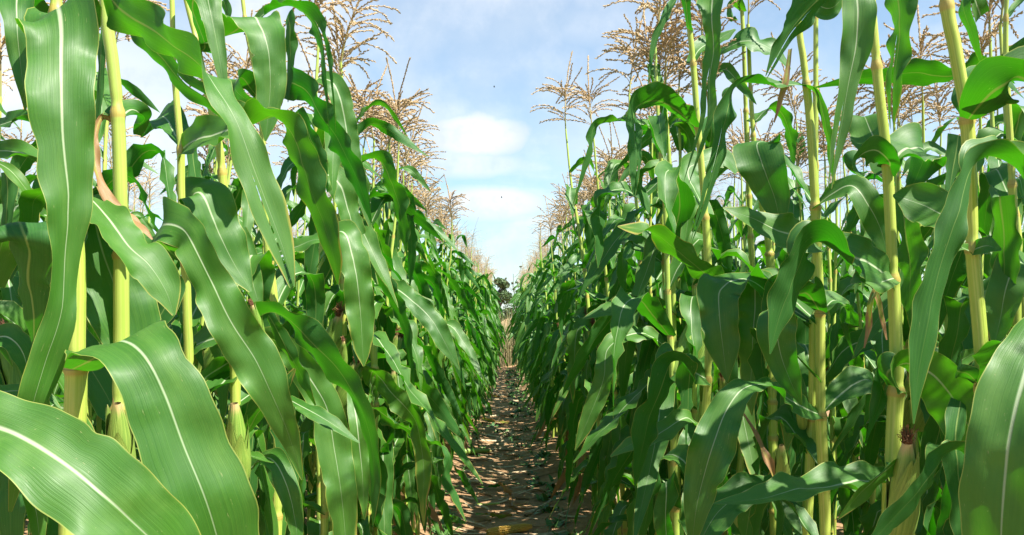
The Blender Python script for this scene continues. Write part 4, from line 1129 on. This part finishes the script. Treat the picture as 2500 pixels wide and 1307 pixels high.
def litter():
    rng = np.random.default_rng(91)
    def line(px1, py1, px2, py2, n=5, up=.02, wob=.015):
        a = on_ground(px1, py1); b = on_ground(px2, py2)
        out = []
        for k in np.linspace(0, 1, n):
            p = a + (b - a) * k + np.array([rng.normal(0, wob), rng.normal(0, wob), 0])
            p[2] = gz(p[0], p[1]) + up * (.6 + .8 * rng.random())
            out.append(p)
        return out
    def at0(g, p):
        g.v = [v - p for v in g.v]
    def leaf(name, label, px, W, m, up=.025, ruffle=.5):
        P = line(*px, up=up)
        g = strip_geo(P, W, rng, ruffle=ruffle)
        at0(g, P[0]); thing(put(name, g.mesh(name, m), None, P[0]), label, 'fallen leaf')
    leaf('fallen_leaf', 'long dry straw-coloured leaf lying across the path behind the yellow cob', (1160, 1268, 1304, 1264), .05, M_DRY)
    leaf('fallen_leaf', 'curled brown dry leaf lying slantwise on the middle of the path', (1212, 1196, 1280, 1258), .06, M_DRY, .05)
    leaf('fallen_leaf', 'limp green leaf lying across the path in front of the sunlit soil', (1160, 1196, 1268, 1186), .035, M_LEAF)
    leaf('fallen_leaf', 'dry pale leaf lying across the shaded part of the path beyond the husked ear', (1176, 1028, 1268, 1038), .07, M_DRY)
    leaf('fallen_leaf', 'dark green leaf lying at the foot of the left row near the bottom', (1085, 1268, 1140, 1290), .06, M_LEAF)
    leaf('fallen_leaf', 'dry pale leaf farthest along the path', (1180, 968, 1240, 972), .09, M_DRY)
    def stick(label, px, r, m):
        P = np.array(line(*px, n=4, up=.015, wob=.004)); P[:, 2] = np.linspace(P[0, 2], P[-1, 2], 4) + r * .5
        g = Geo(); Q, tt, L = catmull(P, 24)
        ring = np.exp(-((np.linspace(0, 1, 24) - .3) / .03) ** 2)
        tube(g, Q, r * (1 + .15 * ring), 8, ring)
        g.v = [v - P[0] for v in g.v]
        thing(put('broken_stalk', g.mesh('broken_stalk', m), None, P[0]), label, 'broken stalk')
    stick('short green-yellow broken stalk lying across the path', (1160, 1239, 1222, 1237), .009, M_STALK)
    stick('pale broken stalk lying slantwise at the foot of the right row', (1284, 1264, 1345, 1230), .011, M_STRAW)
    stick('stubby pale broken stalk beside the left row', (1132, 1181, 1172, 1182), .014, M_STRAW)
    stick('thin dry stalk lying across the path in front of the husked ear', (1150, 1150, 1230, 1162), .007, M_STRAW)
    # ears lying on the soil
    p = on_ground(1128, 1110); q = on_ground(1200, 1108)
    e = put('fallen_ear', ear_geo(np.random.default_rng(5), np.linalg.norm(q - p), .03).mesh('fallen_ear', M_HUSK), None, Vector(p) + Vector((0, 0, .03)))
    e.rotation_mode = 'QUATERNION'; e.rotation_quaternion = Vector(q - p).to_track_quat('Z', 'Y')
    thing(e, 'pale green husked ear lying on the path by the left row', 'maize ear')
    # bare yellow cob: rows of kernels
    a = on_ground(1190, 1313); b = on_ground(1298, 1296)
    L = float(np.linalg.norm(b - a)); g = Geo()
    nr, nk = 14, 34
    zs = np.linspace(0, 1, 26)
    prof = lambda k: .027 * np.interp(k, [0, .1, .5, .85, 1], [.75, 1, 1, .8, .35])
    P = np.stack([0 * zs, 0 * zs, zs * L], 1)
    tube(g, P, prof(zs) * .9, 14)
    ico_u = np.linspace(0, np.pi, 5); ico_v = np.linspace(0, 2 * np.pi, 9)
    sph = np.stack([np.outer(np.sin(ico_u), np.cos(ico_v)), np.outer(np.sin(ico_u), np.sin(ico_v)), np.outer(np.cos(ico_u), np.ones(9))], -1).reshape(-1, 3)
    for i in range(nr):
        for k in range(nk):
            if rng.random() < .015: continue
            z = (k + .5) / nk; th = i / nr * 6.2832 + rng.normal(0, .03)
            r = prof(z) * .93
            o = np.array([math.cos(th), math.sin(th), 0]); tg = np.array([-o[1], o[0], 0])
            sc = np.array([.0058, r * 3.1416 / nr * 1.02, L / nk * .54]) * rng.uniform(.9, 1.06)
            V = o * r + np.array([0, 0, z * L]) + sph[:, 0:1] * o * sc[0] + sph[:, 1:2] * tg * sc[1] + sph[:, 2:3] * np.array([0, 0, 1.]) * sc[2]
            g.add(V, grid_quads(5, 9))
    c = put('maize_cob', g.mesh('maize_cob', M_KERNEL), None, Vector(a) + Vector((0, 0, .03)))
    c.rotation_mode = 'QUATERNION'; c.rotation_quaternion = Vector(b - a).to_track_quat('Z', 'Y')
    thing(c, 'bare yellow maize cob with its kernels showing, lying on the bare soil', 'maize cob')
    # small litter: nobody could count it
    g = Geo()
    for i in range(700):
        y = rng.uniform(4.4, 21); x = rng.normal(.02, .33)
        a = rng.normal(0, .5) + (math.pi if rng.random() < .5 else 0); l = rng.uniform(.03, .34); w = rng.uniform(.002, .011)
        d = np.array([math.cos(a), math.sin(a), 0]); sd = np.array([-d[1], d[0], rng.normal(0, .5)])
        k = np.linspace(-.5, .5, 5)
        P = np.array([x, y, 0]) + d * (k * l)[:, None] + np.array([-d[1], d[0], 0]) * (rng.normal(0, .02) * (k * 2) ** 2)[:, None]
        P[:, 2] = ground_h(P[:, 0], P[:, 1]) + .006 + rng.uniform(0, .03) * (k + .5)
        V = np.stack([P - sd * w, P + sd * w], 1)
        g.add(V.reshape(-1, 3), grid_quads(5, 2), np.tile([[.2, .9], [.8, .9]], (5, 1)))
    o = put('straw_litter', g.mesh('straw_litter', M_STRAW)); o['kind'] = 'stuff'
    thing(o, 'scattered bits of dry straw and leaf on the path', 'straw litter')
    g = Geo()
    def tuft(x, y, n, size, tall):
        for _ in range(n):
            a = rng.uniform(0, 6.28); l = size * rng.uniform(.5, 1.2); e = R(rng.uniform(10, 75) if not tall else rng.uniform(45, 85))
            k = np.linspace(0, 1, 4); ee = e - (1.1 if tall else .5) * k
            P = np.array([x + rng.normal(0, size * .4), y + rng.normal(0, size * .4), 0]) + np.stack([np.cos(ee) * math.cos(a), np.cos(ee) * math.sin(a), np.sin(ee)], 1) * (l * k)[:, None]
            P[:, 2] += gz(x, y)
            sd = np.array([-math.sin(a), math.cos(a), 0])
            w = (.004 if tall else size * .22) * np.array([.6, 1, .8, .1])
            V = np.stack([P - sd * w[:, None], P + sd * w[:, None]], 1)
            g.add(V.reshape(-1, 3), grid_quads(4, 2))
    for i in range(260):
        y = rng.uniform(5, 22)
        s_ = 1 if rng.random() < .62 else -1
        x = .02 + s_ * rng.uniform(.2, .5) if not 9.8 < y < 11.6 else rng.uniform(-.4, .45)
        if -.3 < x < .3 and y < 8.5: continue
        tuft(x, y, 9, rng.uniform(.04, .10), False)
    for i in range(50):
        s_ = 1 if rng.random() < .6 else -1
        tuft(.02 + s_ * rng.uniform(.25, .5), rng.uniform(5.0, 18), 7, rng.uniform(.12, .26), True)
    o = put('ground_weeds', g.mesh('ground_weeds', M_WEED)); o['kind'] = 'stuff'
    thing(o, 'low green weeds growing on the path and along the feet of the rows', 'weeds')
    # tall dry grass closing the path
    g = Geo()
    for i in range(5200):
        y = 24.0 + abs(rng.normal(0, 1.6)); x = rng.uniform(-5, 5) if i % 3 else rng.normal(.2, .6)
        hgt = rng.uniform(.6, 1.45) * (1.0 if rng.random() < .8 else 1.3)
        a = rng.uniform(0, 6.28); ln = rng.uniform(.02, .35)
        k = np.linspace(0, 1, 5)
        P = np.stack([x + math.cos(a) * ln * k ** 2, y + math.sin(a) * ln * k ** 2, gz(x, y) + hgt * k * (1 - .15 * ln * k)], 1)
        sd = np.array([math.cos(i * 1.7), math.sin(i * 1.7), 0]); w = rng.uniform(.003, .007) * np.array([1, 1, .9, 1.6 if i % 2 else .6, .2])
        V = np.stack([P - sd * w[:, None], P + sd * w[:, None]], 1)
        g.add(V.reshape(-1, 3), grid_quads(5, 2))
    o = put('dry_grass', g.mesh('dry_grass', M_DRYGRASS)); o['kind'] = 'stuff'
    thing(o, 'tall dry grass and weeds closing the far end of the path', 'dry grass')

def far_tree(name, label, px, top_py, Z, width_px, seed, trunk_h=.28, n=4200):
    rng = np.random.default_rng(seed)
    base = PX(px, 775, Z); base[2] = 0
    H = PX(px, top_py, Z)[2]; Rw = width_px / F * Z / 2
    root = thing(empty(name, base), label, 'tree' if 'tree' in name else 'bush')
    g = Geo()
    P = np.array([[0, 0, -.3], [.02 * H, 0, H * .25], [-.01 * H, .02 * H, H * .5], [0.02 * H, 0, H * .8]])
    tube(g, P, np.array([.045, .034, .024, .008]) * H * .7, 10)
    lobes = []
    for i in range(13):
        a = i * 2.4 + rng.uniform(-.4, .4); z = rng.uniform(trunk_h + .08, .86) * H
        rr = Rw * rng.uniform(.25, .72) * (1.1 - .5 * abs(z / H - .5))
        c = np.array([math.cos(a) * rr, math.sin(a) * rr, z])
        lobes.append((c, Rw * rng.uniform(.28, .46)))
        st = np.array([0, 0, z * .62])
        tube(g, np.array([st, (st + c) / 2 + [0, 0, .03 * H], c]), np.array([.016, .010, .004]) * H, 6)
    lobes.append((np.array([0, 0, H * .88]), Rw * .34))
    put('trunk', g.mesh('trunk', M_BARK), root)
    g = Geo()
    per = n // len(lobes)
    for c, r in lobes:
        d = vnorm(rng.normal(size=(per, 3))); rad = r * rng.uniform(.35, 1.08, (per, 1)) ** .6
        p = c + d * rad * np.array([1, 1, .72])
        a = vnorm(rng.normal(size=(per, 3))); b = vnorm(np.cross(a, rng.normal(size=(per, 3))))
        sz = .022 * H * rng.uniform(.6, 1.4, (per, 1))
        V = np.stack([p - a * sz, p + b * sz * .6, p + a * sz, p - b * sz * .6], 1).reshape(-1, 3)
        g.add(V, np.arange(per * 4).reshape(-1, 4))
    put('crown', g.mesh('crown', M_TREELEAF, False), root)

def far_things():
    far_tree('tree', 'round-crowned green tree standing beyond the end of the path', 1218, 672, 110, 78, 3, .04, 5200)
    far_tree('bush', 'low dark green bush right of the tree beyond the path', 1262, 722, 120, 90, 4, .0, 2600)
    # a thin knobbed weed standing above the right row's far end
    rng = np.random.default_rng(12)
    b = PX(1256, 775, 19); b[2] = 0
    g = Geo(); top = PX(1250, 655, 19)[2]
    P = np.array([[0, 0, 0], [.02, 0, top * .5], [-.03, 0, top * .95]]); tube(g, catmull(P, 20)[0], .006, 6)
    for i in range(9):
        z = top * rng.uniform(.72, .95); a = rng.uniform(0, 6.28); l = rng.uniform(.1, .3)
        q = np.array([[0, 0, z], [math.cos(a) * l * .6, math.sin(a) * l * .6, z + l * .5], [math.cos(a) * l * .7, math.sin(a) * l * .7, z + l]])
        tube(g, q, .004, 5)
        spikelets(g, np.tile(q[-1:], (14, 1)), vnorm(rng.normal(size=(14, 3))), rng, .04, .014, .5)
    o = put('tall_weed', g.mesh('tall_weed', plain('weed_stem', (.06, .06, .03), (.14, .13, .06), 8)), None, b)
    thing(o, 'thin dark weed with knobbed tips rising above the far end of the right row', 'weed')
    for k, (px, py, lab) in enumerate(((1207, 214, 'tiny dark insect flying high in the blue gap between the rows'), (1225, 484, 'tiny dark insect flying low in front of the pale cloud'))):
        p = PX(px, py, 6.0); g = Geo()
        t = np.linspace(0, 1, 8)
        tube(g, np.stack([(t - .5) * .012, 0 * t, .002 * np.sin(t * 3)], 1), .0016 * np.sin(t * 2.9 + .12), 8)
        for sgn in (-1, 1):
            V = np.array([[-.001, 0, .002], [.004, sgn * .004, .008], [-.002, sgn * .011, .012], [-.007, sgn * .006, .007]])
            g.add(V, [[0, 1, 2, 3]])
        thing(put('flying_insect', g.mesh('flying_insect', M_INSECT), None, p), lab, 'insect')
litter()
far_things()
